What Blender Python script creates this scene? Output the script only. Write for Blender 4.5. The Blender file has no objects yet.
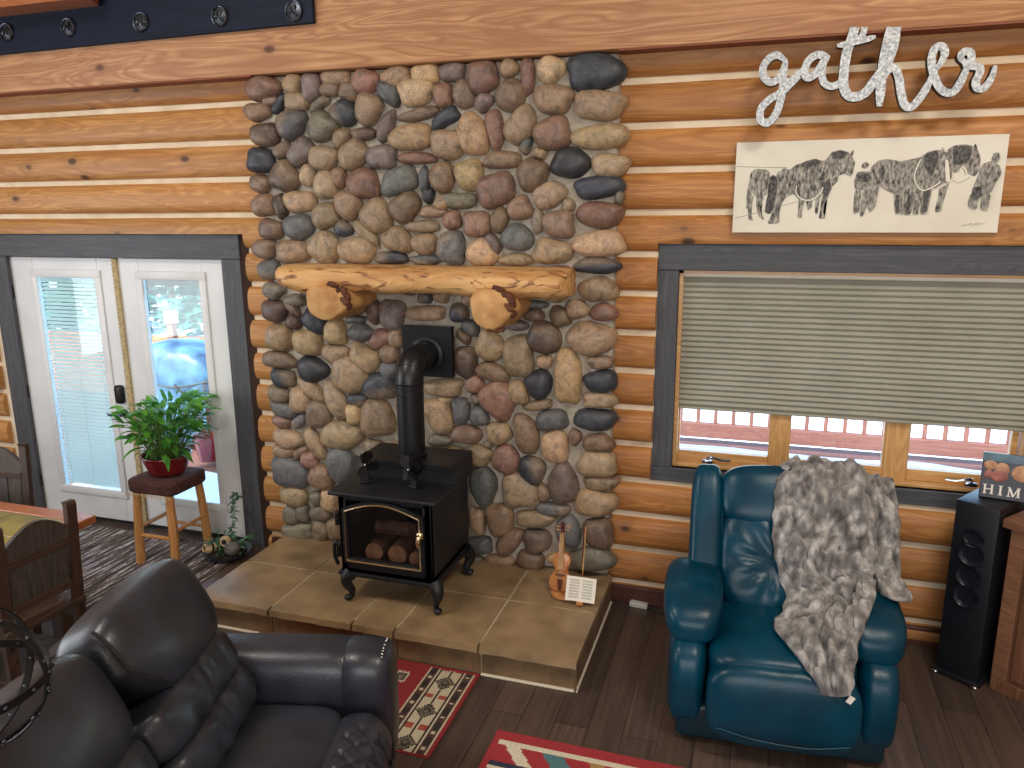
import bpy, bmesh, math, random
from mathutils import Vector, Matrix, noise
random.seed(11)
C = bpy.context.scene.collection
PI = math.pi
def sr(*c):
    if len(c) == 1: c = (c[0],)*3
    o = []
    for v in c:
        v /= 255.0
        o.append(v/12.92 if v <= .04045 else ((v+.055)/1.055)**2.4)
    return (o[0], o[1], o[2], 1.0)

# ------------------------------------------------------------------ materials
def new_mat(name):
    m = bpy.data.materials.new(name); m.use_nodes = True
    nt = m.node_tree; b = nt.nodes['Principled BSDF']
    return m, nt, b
def N(nt, t, **k):
    n = nt.nodes.new(t)
    for a, v in k.items():
        if a.startswith('i_'): n.inputs[a[2:].replace('_', ' ')].default_value = v
        else: setattr(n, a, v)
    return n
def ramp(nt, stops, interp='LINEAR'):
    r = nt.nodes.new('ShaderNodeValToRGB'); e = r.color_ramp.elements
    r.color_ramp.interpolation = interp
    while len(e) < len(stops): e.new(.5)
    for el, (p, c) in zip(e, stops): el.position = p; el.color = c
    return r
def mix(nt, a, b, fac, mode='MIX'):
    n = nt.nodes.new('ShaderNodeMix'); n.data_type = 'RGBA'; n.blend_type = mode
    for sock, v in ((n.inputs[0], fac), (n.inputs[6], a), (n.inputs[7], b)):
        if isinstance(v, (int, float)): sock.default_value = v
        elif isinstance(v, tuple): sock.default_value = v
        else: nt.links.new(v, sock)
    return n.outputs[2]
def coords(nt, scale=(1, 1, 1), rot=(0, 0, 0)):
    t = nt.nodes.new('ShaderNodeTexCoord'); mp = nt.nodes.new('ShaderNodeMapping')
    mp.inputs['Scale'].default_value = scale; mp.inputs['Rotation'].default_value = rot
    nt.links.new(t.outputs['Object'], mp.inputs['Vector']); return mp.outputs['Vector']
def bumpn(nt, b, h, strength=.2, dist=.01):
    n = nt.nodes.new('ShaderNodeBump'); n.inputs['Strength'].default_value = strength
    n.inputs['Distance'].default_value = dist
    nt.links.new(h, n.inputs['Height']); nt.links.new(n.outputs[0], b.inputs['Normal'])
def M(name, col, col2=None, rough=.5, metal=0, scale=8, stretch=(1, 1, 1), bump=0, bscale=60, coat=0, spec=.5, attr=None, detail=5, lo=.35, hi=.65):
    m, nt, b = new_mat(name)
    b.inputs['Roughness'].default_value = rough; b.inputs['Metallic'].default_value = metal
    b.inputs['Specular IOR Level'].default_value = spec
    if coat: b.inputs['Coat Weight'].default_value = coat; b.inputs['Coat Roughness'].default_value = .15
    v = coords(nt, stretch)
    out = None
    if attr:
        a = N(nt, 'ShaderNodeVertexColor', layer_name=attr); out = a.outputs[0]
    if col2:
        n = N(nt, 'ShaderNodeTexNoise', i_Scale=scale, i_Detail=detail); nt.links.new(v, n.inputs['Vector'])
        r = ramp(nt, [(lo, col), (hi, col2)]); nt.links.new(n.outputs[0], r.inputs[0])
        out = r.outputs[0] if out is None else mix(nt, out, r.outputs[0], 1.0, 'MULTIPLY')
    if out is None: b.inputs['Base Color'].default_value = col
    else: nt.links.new(out, b.inputs['Base Color'])
    if bump:
        n2 = N(nt, 'ShaderNodeTexNoise', i_Scale=bscale, i_Detail=4.0); nt.links.new(v, n2.inputs['Vector'])
        bumpn(nt, b, n2.outputs[0], bump, .01)
    return m
def wood(name, light, mid, dark, axis='x', grain=1.0, rough=.45, knots=.5, kscale=2.2, tone=None, bump=.12, coat=0.0, kcol=None):
    """long-grained timber: distorted bands along one axis, fine streaks and round knots"""
    m, nt, b = new_mat(name); b.inputs['Roughness'].default_value = rough
    if coat: b.inputs['Coat Weight'].default_value = coat; b.inputs['Coat Roughness'].default_value = .2
    s = {'x': (.55, 5, 5), 'y': (5, .55, 5), 'z': (5, 5, .55)}[axis]
    v = coords(nt, tuple(q*grain for q in s))
    w = N(nt, 'ShaderNodeTexNoise', i_Scale=1.0, i_Detail=3.0, i_Distortion=1.2); nt.links.new(v, w.inputs['Vector'])
    mu = N(nt, 'ShaderNodeMath', operation='MULTIPLY'); nt.links.new(w.outputs[0], mu.inputs[0]); mu.inputs[1].default_value = 11.0
    fr = N(nt, 'ShaderNodeMath', operation='PINGPONG'); nt.links.new(mu.outputs[0], fr.inputs[0]); fr.inputs[1].default_value = 1.0
    r = ramp(nt, [(.0, mid), (.55, light), (1.0, mid)]); nt.links.new(fr.outputs[0], r.inputs[0])
    s2 = {'x': (1.2, 42, 42), 'y': (42, 1.2, 42), 'z': (42, 42, 1.2)}[axis]
    v2 = coords(nt, tuple(q*grain for q in s2))
    f = N(nt, 'ShaderNodeTexNoise', i_Scale=1.0, i_Detail=6.0); nt.links.new(v2, f.inputs['Vector'])
    rf = ramp(nt, [(.3, (0, 0, 0, 1)), (.62, (1, 1, 1, 1))]); nt.links.new(f.outputs[0], rf.inputs[0])
    out = mix(nt, mid, r.outputs[0], rf.outputs[0])
    if knots:
        s3 = {'x': (kscale*.9, 1.0*kscale, kscale*1.6), 'y': (1.6*kscale, kscale*.9, 1.0*kscale), 'z': (1.6*kscale, 1.0*kscale, kscale*.9)}[axis]
        v3 = coords(nt, s3)
        vo = N(nt, 'ShaderNodeTexVoronoi', i_Scale=1.0); nt.links.new(v3, vo.inputs['Vector'])
        rk = ramp(nt, [(.0, (1, 1, 1, 1)), (.045*knots*2, (.9, .9, .9, 1)), (.075*knots*2, (.18, .18, .18, 1)), (.16*knots*2, (0, 0, 0, 1))])
        nt.links.new(vo.outputs['Distance'], rk.inputs[0])
        out = mix(nt, out, kcol or dark, rk.outputs[0])
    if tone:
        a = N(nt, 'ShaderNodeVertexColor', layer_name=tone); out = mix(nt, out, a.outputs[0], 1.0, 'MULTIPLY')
    nt.links.new(out, b.inputs['Base Color'])
    if bump: bumpn(nt, b, f.outputs[0], bump, .01)
    return m
WHITE = (1, 1, 1, 1)
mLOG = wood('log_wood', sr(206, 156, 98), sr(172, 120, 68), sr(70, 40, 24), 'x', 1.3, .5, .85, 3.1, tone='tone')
mBEAM = wood('beam_wood', sr(206, 158, 112), sr(166, 114, 76), sr(92, 54, 36), 'x', .95, .55, .7, 2.3, bump=.25)
mCHINK = M('chinking', sr(232, 216, 190), sr(214, 194, 164), .8, scale=6)
mCHINK.node_tree.nodes['Principled BSDF'].inputs['Roughness'].default_value = .85
mGAPSHADE = M('painted_gap_shade', sr(52, 30, 20), rough=.9)
mMORTAR = M('mortar', sr(182, 174, 160), sr(156, 148, 134), rough=.95, scale=14, bump=.5, bscale=90)
mTRIM = wood('charcoal_trim', sr(84, 86, 92), sr(66, 68, 74), sr(40, 40, 44), 'x', 1.4, .55, 0, bump=.2)
mTRIMV = wood('charcoal_trim_vertical', sr(84, 86, 92), sr(66, 68, 74), sr(40, 40, 44), 'z', 1.4, .55, 0, bump=.2)
mWHITE = M('door_white', sr(224, 226, 228), sr(212, 214, 217), rough=.4, scale=3)
mPINE = wood('pine_sash', sr(222, 178, 118), sr(196, 146, 88), sr(120, 70, 30), 'x', 1.5, .35, 0, coat=.3)
mPINEV = wood('pine_sash_upright', sr(222, 178, 118), sr(196, 146, 88), sr(120, 70, 30), 'z', 1.5, .35, 0, coat=.3)
mBLACK = M('stove_black', sr(23, 25, 31), sr(16, 18, 23), rough=.45, scale=20)
mPIPE = M('pipe_black', sr(19, 22, 28), sr(13, 15, 20), rough=.38, scale=12)
mIRON = M('iron_black', sr(22, 21, 23), rough=.4, metal=.3)
mGOLD = M('brass', sr(226, 206, 168), rough=.22, metal=1)
mCHROME = M('chrome', sr(205), rough=.15, metal=1)
mFIREBOX = M('firebox_inside', sr(38, 32, 30), sr(22, 20, 20), rough=.9, scale=12)
mFIRELOG = M('firewood_bark', sr(150, 104, 74), sr(96, 64, 46), rough=.85, scale=14)
mFIREEND = M('firewood_end', sr(190, 140, 96), sr(150, 104, 66), rough=.8, scale=20)
mTILE = M('hearth_slate', sr(160, 134, 100), sr(118, 99, 74), rough=.36, scale=5, bump=.35, bscale=22, detail=8, lo=.3, hi=.7)
mTILEF = M('hearth_face_tile', sr(128, 102, 72), sr(98, 80, 58), rough=.6, scale=7, bump=.2, bscale=30)
mGROUT = M('grout', sr(184, 168, 138), sr(160, 146, 120), rough=.9, scale=12)
mCAULK = M('caulk_line', sr(206, 196, 176), rough=.8)
mRACK = M('rack_navy', sr(20, 32, 54), sr(13, 23, 40), rough=.6, spec=.25, scale=4, stretch=(1, 8, 8))
mPEWTER = M('pewter', sr(92, 97, 106), sr(48, 52, 60), rough=.35, metal=.9, scale=60)
mSIGN = M('galvanised', sr(206, 210, 210), sr(140, 144, 146), rough=.4, metal=.3, scale=90, detail=3)
mSIGNE = M('sign_edge', sr(58, 56, 54), rough=.6, metal=.3)
mCANVAS = M('canvas_paper', sr(232, 228, 214), sr(222, 217, 200), rough=.8, scale=4)
mCANVASE = M('canvas_edge', sr(196, 188, 170), rough=.85)
mPENCIL = M('pencil_grey', sr(62, 60, 58), sr(186, 182, 172), rough=.9, scale=55, stretch=(1.6, 1, .7), detail=10, lo=.33, hi=.68)
mPENCILD = M('pencil_dark', sr(40, 40, 44), sr(120, 118, 116), rough=.9, scale=60, detail=9, lo=.3, hi=.75)
mTEAL = M('teal_leather', sr(0, 62, 84), sr(0, 48, 67), rough=.3, scale=5, bump=.10, bscale=140, spec=.32)
mTEALD = M('teal_leather_base', sr(4, 40, 54), rough=.4)
mLEATH = M('charcoal_leather', sr(47, 51, 62), sr(34, 37, 46), rough=.34, scale=6, bump=.16, bscale=150, coat=.1)
mSEAM = M('dark_stitch', sr(22, 22, 25), rough=.7)
mSPK = M('speaker_black', sr(20, 24, 33), sr(15, 18, 26), rough=.45, scale=4)
mTINT = M('adapter_silver', sr(190, 190, 186), rough=.4)
mUNDER = wood('beam_underside', sr(158, 92, 58), sr(128, 70, 44), sr(60, 30, 20), 'x', 1.2, .6, .4)
mSTACK = M('blind_stack', sr(150, 158, 160), rough=.6)
mCONE = M('speaker_cone', sr(24, 28, 37), rough=.3)
mDKWOOD = wood('dark_chair_wood', sr(78, 55, 43), sr(54, 38, 30), sr(30, 22, 18), 'z', 2.2, .5, 0)
mDKWOODX = wood('dark_rail_wood', sr(80, 58, 46), sr(57, 42, 34), sr(30, 22, 18), 'y', 2.2, .5, 0)
mGRWOOD = wood('grey_panel_wood', sr(82, 73, 66), sr(60, 52, 47), sr(30, 22, 18), 'z', 2.2, .55, 0)
mCAB = wood('cabinet_wood', sr(132, 92, 68), sr(102, 68, 50), sr(50, 30, 22), 'z', 1.6, .45, 0)
mCABX = wood('cabinet_top_wood', sr(150, 108, 82), sr(116, 80, 60), sr(50, 30, 22), 'x', 1.6, .4, 0)
mTABB = wood('table_border_wood', sr(190, 122, 78), sr(156, 92, 56), sr(70, 36, 20), 'x', 2, .35, 0, coat=.3)
mTABT = M('table_slate_tile', sr(150, 138, 78), sr(112, 108, 72), rough=.35, scale=6, coat=.2)
mSTOOL = wood('peeled_pine', sr(214, 162, 104), sr(186, 128, 74), sr(110, 66, 36), 'z', 2, .5, .4, 6)
mWOVEN = M('woven_rope', sr(92, 52, 44), sr(54, 32, 30), rough=.9, scale=90, stretch=(.25, 1, 1), bump=.6, bscale=120)
mPOT = M('red_glaze', sr(132, 22, 28), sr(104, 14, 20), rough=.25, scale=5, coat=.4)
mSOIL = M('soil', sr(46, 36, 28), sr(28, 22, 18), rough=.95, scale=60)
mLEAF = M('leaf_green', sr(88, 150, 60), sr(40, 96, 36), rough=.4, scale=7, spec=.4)
mLEAF.node_tree.nodes['Principled BSDF'].inputs['Transmission Weight'].default_value = 0.0
mSTEM = M('stem_green', sr(96, 128, 60), rough=.6)
mVINE = M('vine_leaf', sr(78, 122, 84), sr(46, 84, 56), rough=.5, scale=12)
mDISH = M('blue_dish', sr(70, 84, 100), sr(40, 48, 60), rough=.3, scale=16)
mCREAM = M('cream_clay', sr(214, 190, 150), sr(190, 160, 118), rough=.6, scale=14)
mGREYST = M('grey_banded_stone', sr(120, 114, 110), sr(72, 68, 66), rough=.6, scale=10, stretch=(1, 1, 6))
mVIOL = wood('violin_wood', sr(208, 148, 94), sr(178, 112, 64), sr(80, 38, 20), 'z', 4, .3, 0, coat=.4)
mVIOLD = M('violin_dark', sr(84, 36, 26), rough=.35)
mEBONY = M('ebony', sr(36, 26, 24), rough=.4)
mPAPER = M('sheet_paper', sr(236, 232, 220), rough=.85)
mINK = M('printed_ink', sr(120, 116, 110), rough=.9)
mBOOK = M('book_cover', sr(62, 66, 78), sr(40, 42, 52), rough=.35, scale=10)
mBOOKB = M('book_blue_band', sr(84, 112, 130), sr(60, 84, 104), rough=.35, scale=12)
mSKINA = M('picture_tan', sr(196, 148, 108), sr(150, 100, 70), rough=.4, scale=30)
mSKINB = M('picture_rose', sr(176, 104, 92), sr(120, 62, 56), rough=.4, scale=30)
mLETTER = M('letter_white', sr(236, 232, 226), rough=.5)
mCABLE = M('black_cable', sr(18, 17, 18), rough=.5)
mPLATE = M('switch_plate', sr(206, 198, 184), rough=.5)
mBASE = wood('baseboard_red', sr(92, 50, 38), sr(70, 36, 28), sr(40, 20, 16), 'x', 1.5, .5, 0)
mPLASTER = M('plain_room_wall', sr(196, 178, 156), sr(182, 162, 140), rough=.8, scale=2)
mCEIL = wood('ceiling_boards', sr(206, 180, 146), sr(186, 156, 120), sr(90, 50, 30), 'y', 1, .6, .4)
mROPE = M('weatherstrip_tan', sr(196, 178, 138), sr(160, 140, 100), rough=.8, scale=40, stretch=(1, 1, 1))
mSNOW = M('snow', sr(244, 246, 250), sr(226, 232, 242), rough=.8, scale=3, bump=.3, bscale=5)
mDECK = wood('deck_boards', sr(146, 96, 82), sr(120, 74, 62), sr(80, 50, 40), 'x', 1.5, .7, 0)
mRAIL = wood('railing_wood', sr(150, 98, 82), sr(124, 76, 62), sr(80, 50, 40), 'z', 1.5, .7, 0)
mORANGE = wood('orange_boards', sr(214, 128, 78), sr(180, 98, 56), sr(90, 50, 30), 'x', 1.2, .7, 0)
mTARP = M('grill_cover', sr(96, 140, 176), sr(54, 78, 110), rough=.4, scale=4, bump=.5, bscale=9)
mBUSH = M('evergreen', sr(70, 140, 120), sr(40, 96, 84), rough=.8, scale=4)
mTRUNK = M('dry_stem', sr(120, 84, 66), rough=.9)
mSLAT = M('blind_slat', sr(236, 240, 240), rough=.5)
def translucent(name, col, col2, f=.5, scale=3, rough=.8):
    m, nt, b = new_mat(name); b.inputs['Roughness'].default_value = rough
    v = coords(nt, (1, 1, 1)); n = N(nt, 'ShaderNodeTexNoise', i_Scale=scale, i_Detail=3.0); nt.links.new(v, n.inputs['Vector'])
    r = ramp(nt, [(.35, col), (.65, col2)]); nt.links.new(n.outputs[0], r.inputs[0]); nt.links.new(r.outputs[0], b.inputs['Base Color'])
    t = N(nt, 'ShaderNodeBsdfTranslucent'); nt.links.new(r.outputs[0], t.inputs[0])
    mx = N(nt, 'ShaderNodeMixShader'); mx.inputs[0].default_value = f
    nt.links.new(b.outputs[0], mx.inputs[1]); nt.links.new(t.outputs[0], mx.inputs[2])
    nt.links.new(mx.outputs[0], nt.nodes['Material Output'].inputs[0]); return m
mSHADE = translucent('cellular_shade', sr(178, 176, 162), sr(166, 164, 150), .18)
mBLIND = translucent('blind_slats', sr(240, 246, 244), sr(232, 240, 238), .45)
mLEAFT = translucent('leaf_thin', sr(116, 186, 70), sr(52, 122, 46), .4, 9, .4)
def glass(name, tint=(1, 1, 1, 1), refl=.06):
    m, nt, b = new_mat(name); nt.nodes.remove(b)
    t = N(nt, 'ShaderNodeBsdfTransparent'); t.inputs[0].default_value = tint
    g = N(nt, 'ShaderNodeBsdfGlossy'); g.inputs['Roughness'].default_value = .02
    mx = N(nt, 'ShaderNodeMixShader'); mx.inputs[0].default_value = refl
    nt.links.new(t.outputs[0], mx.inputs[1]); nt.links.new(g.outputs[0], mx.inputs[2])
    nt.links.new(mx.outputs[0], nt.nodes['Material Output'].inputs[0]); return m
mGLASS = glass('window_glass', (.94, .98, .98, 1), .04)
mSGLASS = glass('stove_glass', (.78, .78, .82, 1), .06)
def stone_mat():
    m, nt, b = new_mat('river_stone'); b.inputs['Roughness'].default_value = .42
    a = N(nt, 'ShaderNodeVertexColor', layer_name='col')
    v = coords(nt)
    n = N(nt, 'ShaderNodeTexNoise', i_Scale=16.0, i_Detail=8.0, i_Distortion=1.2); nt.links.new(v, n.inputs['Vector'])
    r = ramp(nt, [(.22, (.42, .43, .46, 1)), (.5, (1, 1, 1, 1)), (.76, (1.34, 1.27, 1.16, 1))]); nt.links.new(n.outputs[0], r.inputs[0])
    o = mix(nt, a.outputs[0], r.outputs[0], 1.0, 'MULTIPLY')
    n2 = N(nt, 'ShaderNodeTexNoise', i_Scale=140.0, i_Detail=3.0); nt.links.new(v, n2.inputs['Vector'])
    r2 = ramp(nt, [(.3, (.66, .66, .66, 1)), (.62, (1.1, 1.1, 1.1, 1))]); nt.links.new(n2.outputs[0], r2.inputs[0])
    o = mix(nt, o, r2.outputs[0], 1.0, 'MULTIPLY')
    nt.links.new(o, b.inputs['Base Color']); bumpn(nt, b, n2.outputs[0], .2, .01); return m
mSTONE = stone_mat()
def floor_mat():
    m, nt, b = new_mat('dark_plank_floor'); b.inputs['Roughness'].default_value = .42
    v = coords(nt, (1, 1, 1), (0, 0, PI/2))
    br = N(nt, 'ShaderNodeTexBrick', i_Scale=1.0); nt.links.new(v, br.inputs['Vector'])
    br.inputs['Brick Width'].default_value = 1.3; br.inputs['Row Height'].default_value = .16; br.inputs['Mortar Size'].default_value = .002
    br.inputs['Color1'].default_value = sr(92, 76, 66); br.inputs['Color2'].default_value = sr(70, 58, 52); br.inputs['Mortar'].default_value = sr(34, 28, 26)
    v2 = coords(nt, (30, 1.6, 1)); n = N(nt, 'ShaderNodeTexNoise', i_Scale=1.0, i_Detail=7.0, i_Distortion=.8); nt.links.new(v2, n.inputs['Vector'])
    r = ramp(nt, [(.3, (.62, .62, .64, 1)), (.7, (1.2, 1.18, 1.15, 1))]); nt.links.new(n.outputs[0], r.inputs[0])
    nt.links.new(mix(nt, br.outputs[0], r.outputs[0], 1.0, 'MULTIPLY'), b.inputs['Base Color']); bumpn(nt, b, n.outputs[0], .1, .005); return m
mFLOOR = floor_mat()
def rag_mat():
    m, nt, b = new_mat('rag_weave'); b.inputs['Roughness'].default_value = .95
    v = coords(nt, (38, 3.2, 1), (0, 0, math.radians(-9)))
    n = N(nt, 'ShaderNodeTexNoise', i_Scale=1.0, i_Detail=4.0); nt.links.new(v, n.inputs['Vector'])
    r = ramp(nt, [(.0, sr(46, 38, 36)), (.40, sr(66, 54, 50)), (.47, sr(110, 96, 88)), (.53, sr(74, 66, 68)), (.56, sr(176, 172, 174)), (.61, sr(84, 64, 56)), (.645, sr(206, 204, 206))], 'CONSTANT')
    nt.links.new(n.outputs[0], r.inputs[0]); nt.links.new(r.outputs[0], b.inputs['Base Color']); bumpn(nt, b, n.outputs[0], .6, .02); return m
mRAG = rag_mat()
def bark_wood():
    """peeled log with ragged strips of inner bark"""
    m, nt, b = new_mat('peeled_log'); b.inputs['Roughness'].default_value = .5
    v = coords(nt, (1.6, 9, 9)); n = N(nt, 'ShaderNodeTexNoise', i_Scale=1.0, i_Detail=5.0, i_Distortion=1.5); nt.links.new(v, n.inputs['Vector'])
    r = ramp(nt, [(.25, sr(172, 120, 70)), (.5, sr(208, 162, 104)), (.75, sr(224, 184, 130))]); nt.links.new(n.outputs[0], r.inputs[0])
    v2 = coords(nt, (3.2, 6, 9)); k = N(nt, 'ShaderNodeTexNoise', i_Scale=1.3, i_Detail=8.0, i_Distortion=2.2); nt.links.new(v2, k.inputs['Vector'])
    rk = ramp(nt, [(.55, (0, 0, 0, 1)), (.60, (.9, .9, .9, 1))]); nt.links.new(k.outputs[0], rk.inputs[0])
    v3 = coords(nt, (6, 30, 40)); q = N(nt, 'ShaderNodeTexNoise', i_Scale=1.0, i_Detail=5.0, i_Distortion=1.0); nt.links.new(v3, q.inputs['Vector'])
    rq = ramp(nt, [(.42, sr(110, 66, 42)), (.6, sr(190, 130, 80))]); nt.links.new(q.outputs[0], rq.inputs[0])
    nt.links.new(mix(nt, r.outputs[0], rq.outputs[0], rk.outputs[0]), b.inputs['Base Color']); bumpn(nt, b, k.outputs[0], .5, .02); return m
mPEEL = bark_wood()
mENDG = M('log_end_grain', sr(210, 166, 108), sr(172, 120, 72), rough=.65, scale=9, detail=8, bump=.3, bscale=30)
mBARK = M('torn_bark', sr(104, 62, 40), sr(66, 38, 26), rough=.9, scale=20, bump=.8, bscale=30)
def fur_mat():
    m, nt, b = new_mat('faux_fur'); b.inputs['Roughness'].default_value = .95; b.inputs['Specular IOR Level'].default_value = .1
    b.inputs['Sheen Weight'].default_value = .4
    v = coords(nt, (1, 1, .6)); n = N(nt, 'ShaderNodeTexNoise', i_Scale=20.0, i_Detail=5.0); nt.links.new(v, n.inputs['Vector'])
    r = ramp(nt, [(.32, sr(82, 78, 79)), (.5, sr(146, 142, 140)), (.68, sr(214, 211, 208))]); nt.links.new(n.outputs[0], r.inputs[0])
    n2 = N(nt, 'ShaderNodeTexNoise', i_Scale=220.0, i_Detail=3.0); nt.links.new(v, n2.inputs['Vector'])
    r2 = ramp(nt, [(.3, (.7, .7, .7, 1)), (.65, (1.05, 1.05, 1.05, 1))]); nt.links.new(n2.outputs[0], r2.inputs[0])
    nt.links.new(mix(nt, r.outputs[0], r2.outputs[0], 1.0, 'MULTIPLY'), b.inputs['Base Color']); bumpn(nt, b, n2.outputs[0], .7, .02); return m
mFUR = fur_mat()

# ------------------------------------------------------------------ mesh helpers
class MB:
    def __init__(s): s.bm = bmesh.new(); s.mi = 0
    def face(s, vs):
        try:
            f = s.bm.faces.new(vs); f.material_index = s.mi; f.smooth = True; return f
        except ValueError: return None
    def box(s, x0, x1, y0, y1, z0, z1, bev=0, seg=2, rot=None, piv=None):
        r = bmesh.ops.create_cube(s.bm, size=1.0); vs = r['verts']
        for v in vs:
            v.co = Vector((x0+(v.co.x+.5)*(x1-x0), y0+(v.co.y+.5)*(y1-y0), z0+(v.co.z+.5)*(z1-z0)))
        fs = {f for v in vs for f in v.link_faces}
        for f in fs: f.material_index = s.mi
        if bev:
            es = list({e for v in vs for e in v.link_edges})
            rr = bmesh.ops.bevel(s.bm, geom=es, offset=bev, segments=seg, affect='EDGES', profile=.5)
            vs = list({v for f in rr['faces'] for v in f.verts} | {v for v in vs if v.is_valid})
            for v in vs:
                for f in v.link_faces: f.material_index = s.mi; f.smooth = True
        if rot is not None:
            p = Vector(piv) if piv else Vector(((x0+x1)/2, (y0+y1)/2, (z0+z1)/2))
            for v in vs: v.co = p + rot @ (v.co - p)
        return vs
    def loft(s, rings, cap0=True, cap1=True, closed=True):
        R = [[s.bm.verts.new(p) for p in r] for r in rings]
        n = len(R[0])
        for a, b in zip(R, R[1:]):
            for i in range(n if closed else n-1):
                s.face((a[i], a[(i+1) % n], b[(i+1) % n], b[i]))
        if cap0 and closed: s.face(list(reversed(R[0])))
        if cap1 and closed: s.face(R[-1])
        return R
    def tube(s, pts, rad, seg=8, cap=True, flat=None):
        pts = [Vector(p) for p in pts]; n = len(pts)
        rad = rad if isinstance(rad, (list, tuple)) else [rad]*n
        rings = []; up = None
        for i, p in enumerate(pts):
            t = (pts[min(i+1, n-1)] - pts[max(i-1, 0)]).normalized()
            if up is None:
                up = Vector((0, 0, 1)) if abs(t.z) < .9 else Vector((0, 1, 0))
            a = t.cross(up)
            if a.length < 1e-5: a = t.orthogonal()
            a.normalize(); b = a.cross(t).normalized(); up = b
            fb = flat if flat else 1.0
            rings.append([p + (a*math.cos(2*PI*k/seg) + b*math.sin(2*PI*k/seg)*fb)*rad[i] for k in range(seg)])
        return s.loft(rings, cap, cap)
    def cyl(s, p0, p1, r0, r1=None, seg=16): return s.tube([p0, p1], [r0, r0 if r1 is None else r1], seg)
    def lathe(s, prof, c=(0, 0, 0), seg=24, rot=None, cap=True):
        c = Vector(c); rings = []
        for r, z in prof:
            ring = [Vector((r*math.cos(2*PI*k/seg), r*math.sin(2*PI*k/seg), z)) for k in range(seg)]
            rings.append([c + (rot @ v if rot is not None else v) for v in ring])
        return s.loft(rings, cap, cap)
    def sbox(s, c, h, k=4, n=10, fn=None, rot=None):
        """soft cushion: a subdivided cube pulled onto a p-norm ball"""
        c = Vector(c); cache = {}
        def vert(p):
            key = tuple(round(q, 5) for q in p)
            if key in cache: return cache[key]
            m = sum(abs(q)**k for q in p)**(1/k); u = Vector(p)/m
            w = Vector((u.x*h[0], u.y*h[1], u.z*h[2]))
            if fn: w = fn(w, u)
            if rot is not None: w = rot @ w
            v = s.bm.verts.new(c + w); cache[key] = v; return v
        L = [math.tan((-1+2*i/n)*PI/4) for i in range(n+1)]
        for ax in range(3):
            for sg in (-1, 1):
                for i in range(n):
                    for j in range(n):
                        q = []
                        for di, dj in ((0, 0), (1, 0), (1, 1), (0, 1)):
                            p = [0, 0, 0]; p[ax] = sg; p[(ax+1) % 3] = L[i+di]; p[(ax+2) % 3] = L[j+dj]; q.append(vert(p))
                        s.face(q if sg > 0 else q[::-1])
    def prism(s, poly, y0, y1):
        """x-z outline given depth along y"""
        a = [s.bm.verts.new((x, y0, z)) for x, z in poly]; b = [s.bm.verts.new((x, y1, z)) for x, z in poly]
        fa = s.face(a); fb = s.face(b[::-1]); n = len(poly)
        for i in range(n):
            f = s.face((a[i], b[i], b[(i+1) % n], a[(i+1) % n]))
        return fa, fb
    def build(s, name, mats, parent=None, loc=(0, 0, 0), sharp=35, smooth=True, tri=False):
        bm = s.bm
        if tri:
            bmesh.ops.triangulate(bm, faces=[f for f in bm.faces if len(f.verts) > 4])
        bmesh.ops.recalc_face_normals(bm, faces=bm.faces[:])
        if loc != (0, 0, 0): bmesh.ops.translate(bm, verts=bm.verts[:], vec=-Vector(loc))
        me = bpy.data.meshes.new(name); bm.to_mesh(me); bm.free()
        for m in (mats if isinstance(mats, (list, tuple)) else [mats]): me.materials.append(m)
        if smooth:
            me.shade_smooth(); me.set_sharp_from_angle(angle=math.radians(sharp))
        else: me.shade_flat()
        o = bpy.data.objects.new(name, me); C.objects.link(o)
        if parent is not None: o.parent = parent
        else: o.location = loc
        return o
def tag(o, label, cat, group=None, kind=None):
    if label: o['label'] = label
    if cat: o['category'] = cat
    if group: o['group'] = group
    if kind: o['kind'] = kind
    return o
def struct(o, label=None):
    o['kind'] = 'structure'
    if label: o['label'] = label
    return o
def thing(name, label, cat, loc=(0, 0, 0), rz=0, group=None):
    o = bpy.data.objects.new(name, None); C.objects.link(o); o.location = loc; o.rotation_euler = (0, 0, rz)
    o.empty_display_size = .1
    return tag(o, label, cat, group)
def dup(root, loc, rz=None, label=None):
    c = root.copy(); C.objects.link(c); c.location = loc
    if rz is not None: c.rotation_euler = (0, 0, rz)
    if label: c['label'] = label
    for ch in list(root.children):
        d = ch.copy(); C.objects.link(d); d.parent = c
        for g in list(ch.children):
            e = g.copy(); C.objects.link(e); e.parent = d
    return c
def Rz(a): return Matrix.Rotation(a, 3, 'Z')
def Rx(a): return Matrix.Rotation(a, 3, 'X')
def Ry(a): return Matrix.Rotation(a, 3, 'Y')
def spline(pts, n=6):
    """Catmull-Rom through the points"""
    P = [Vector(p) for p in pts]; out = []
    for i in range(len(P)-1):
        a = P[i-1] if i else P[0]*2-P[1]; b = P[i]; c = P[i+1]; d = P[i+2] if i+2 < len(P) else P[-1]*2-P[-2]
        for k in range(n):
            t = k/n
            out.append(.5*((2*b) + (c-a)*t + (2*a-5*b+4*c-d)*t*t + (3*b-a-3*c+d)*t**3))
    out.append(P[-1]); return out
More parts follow.
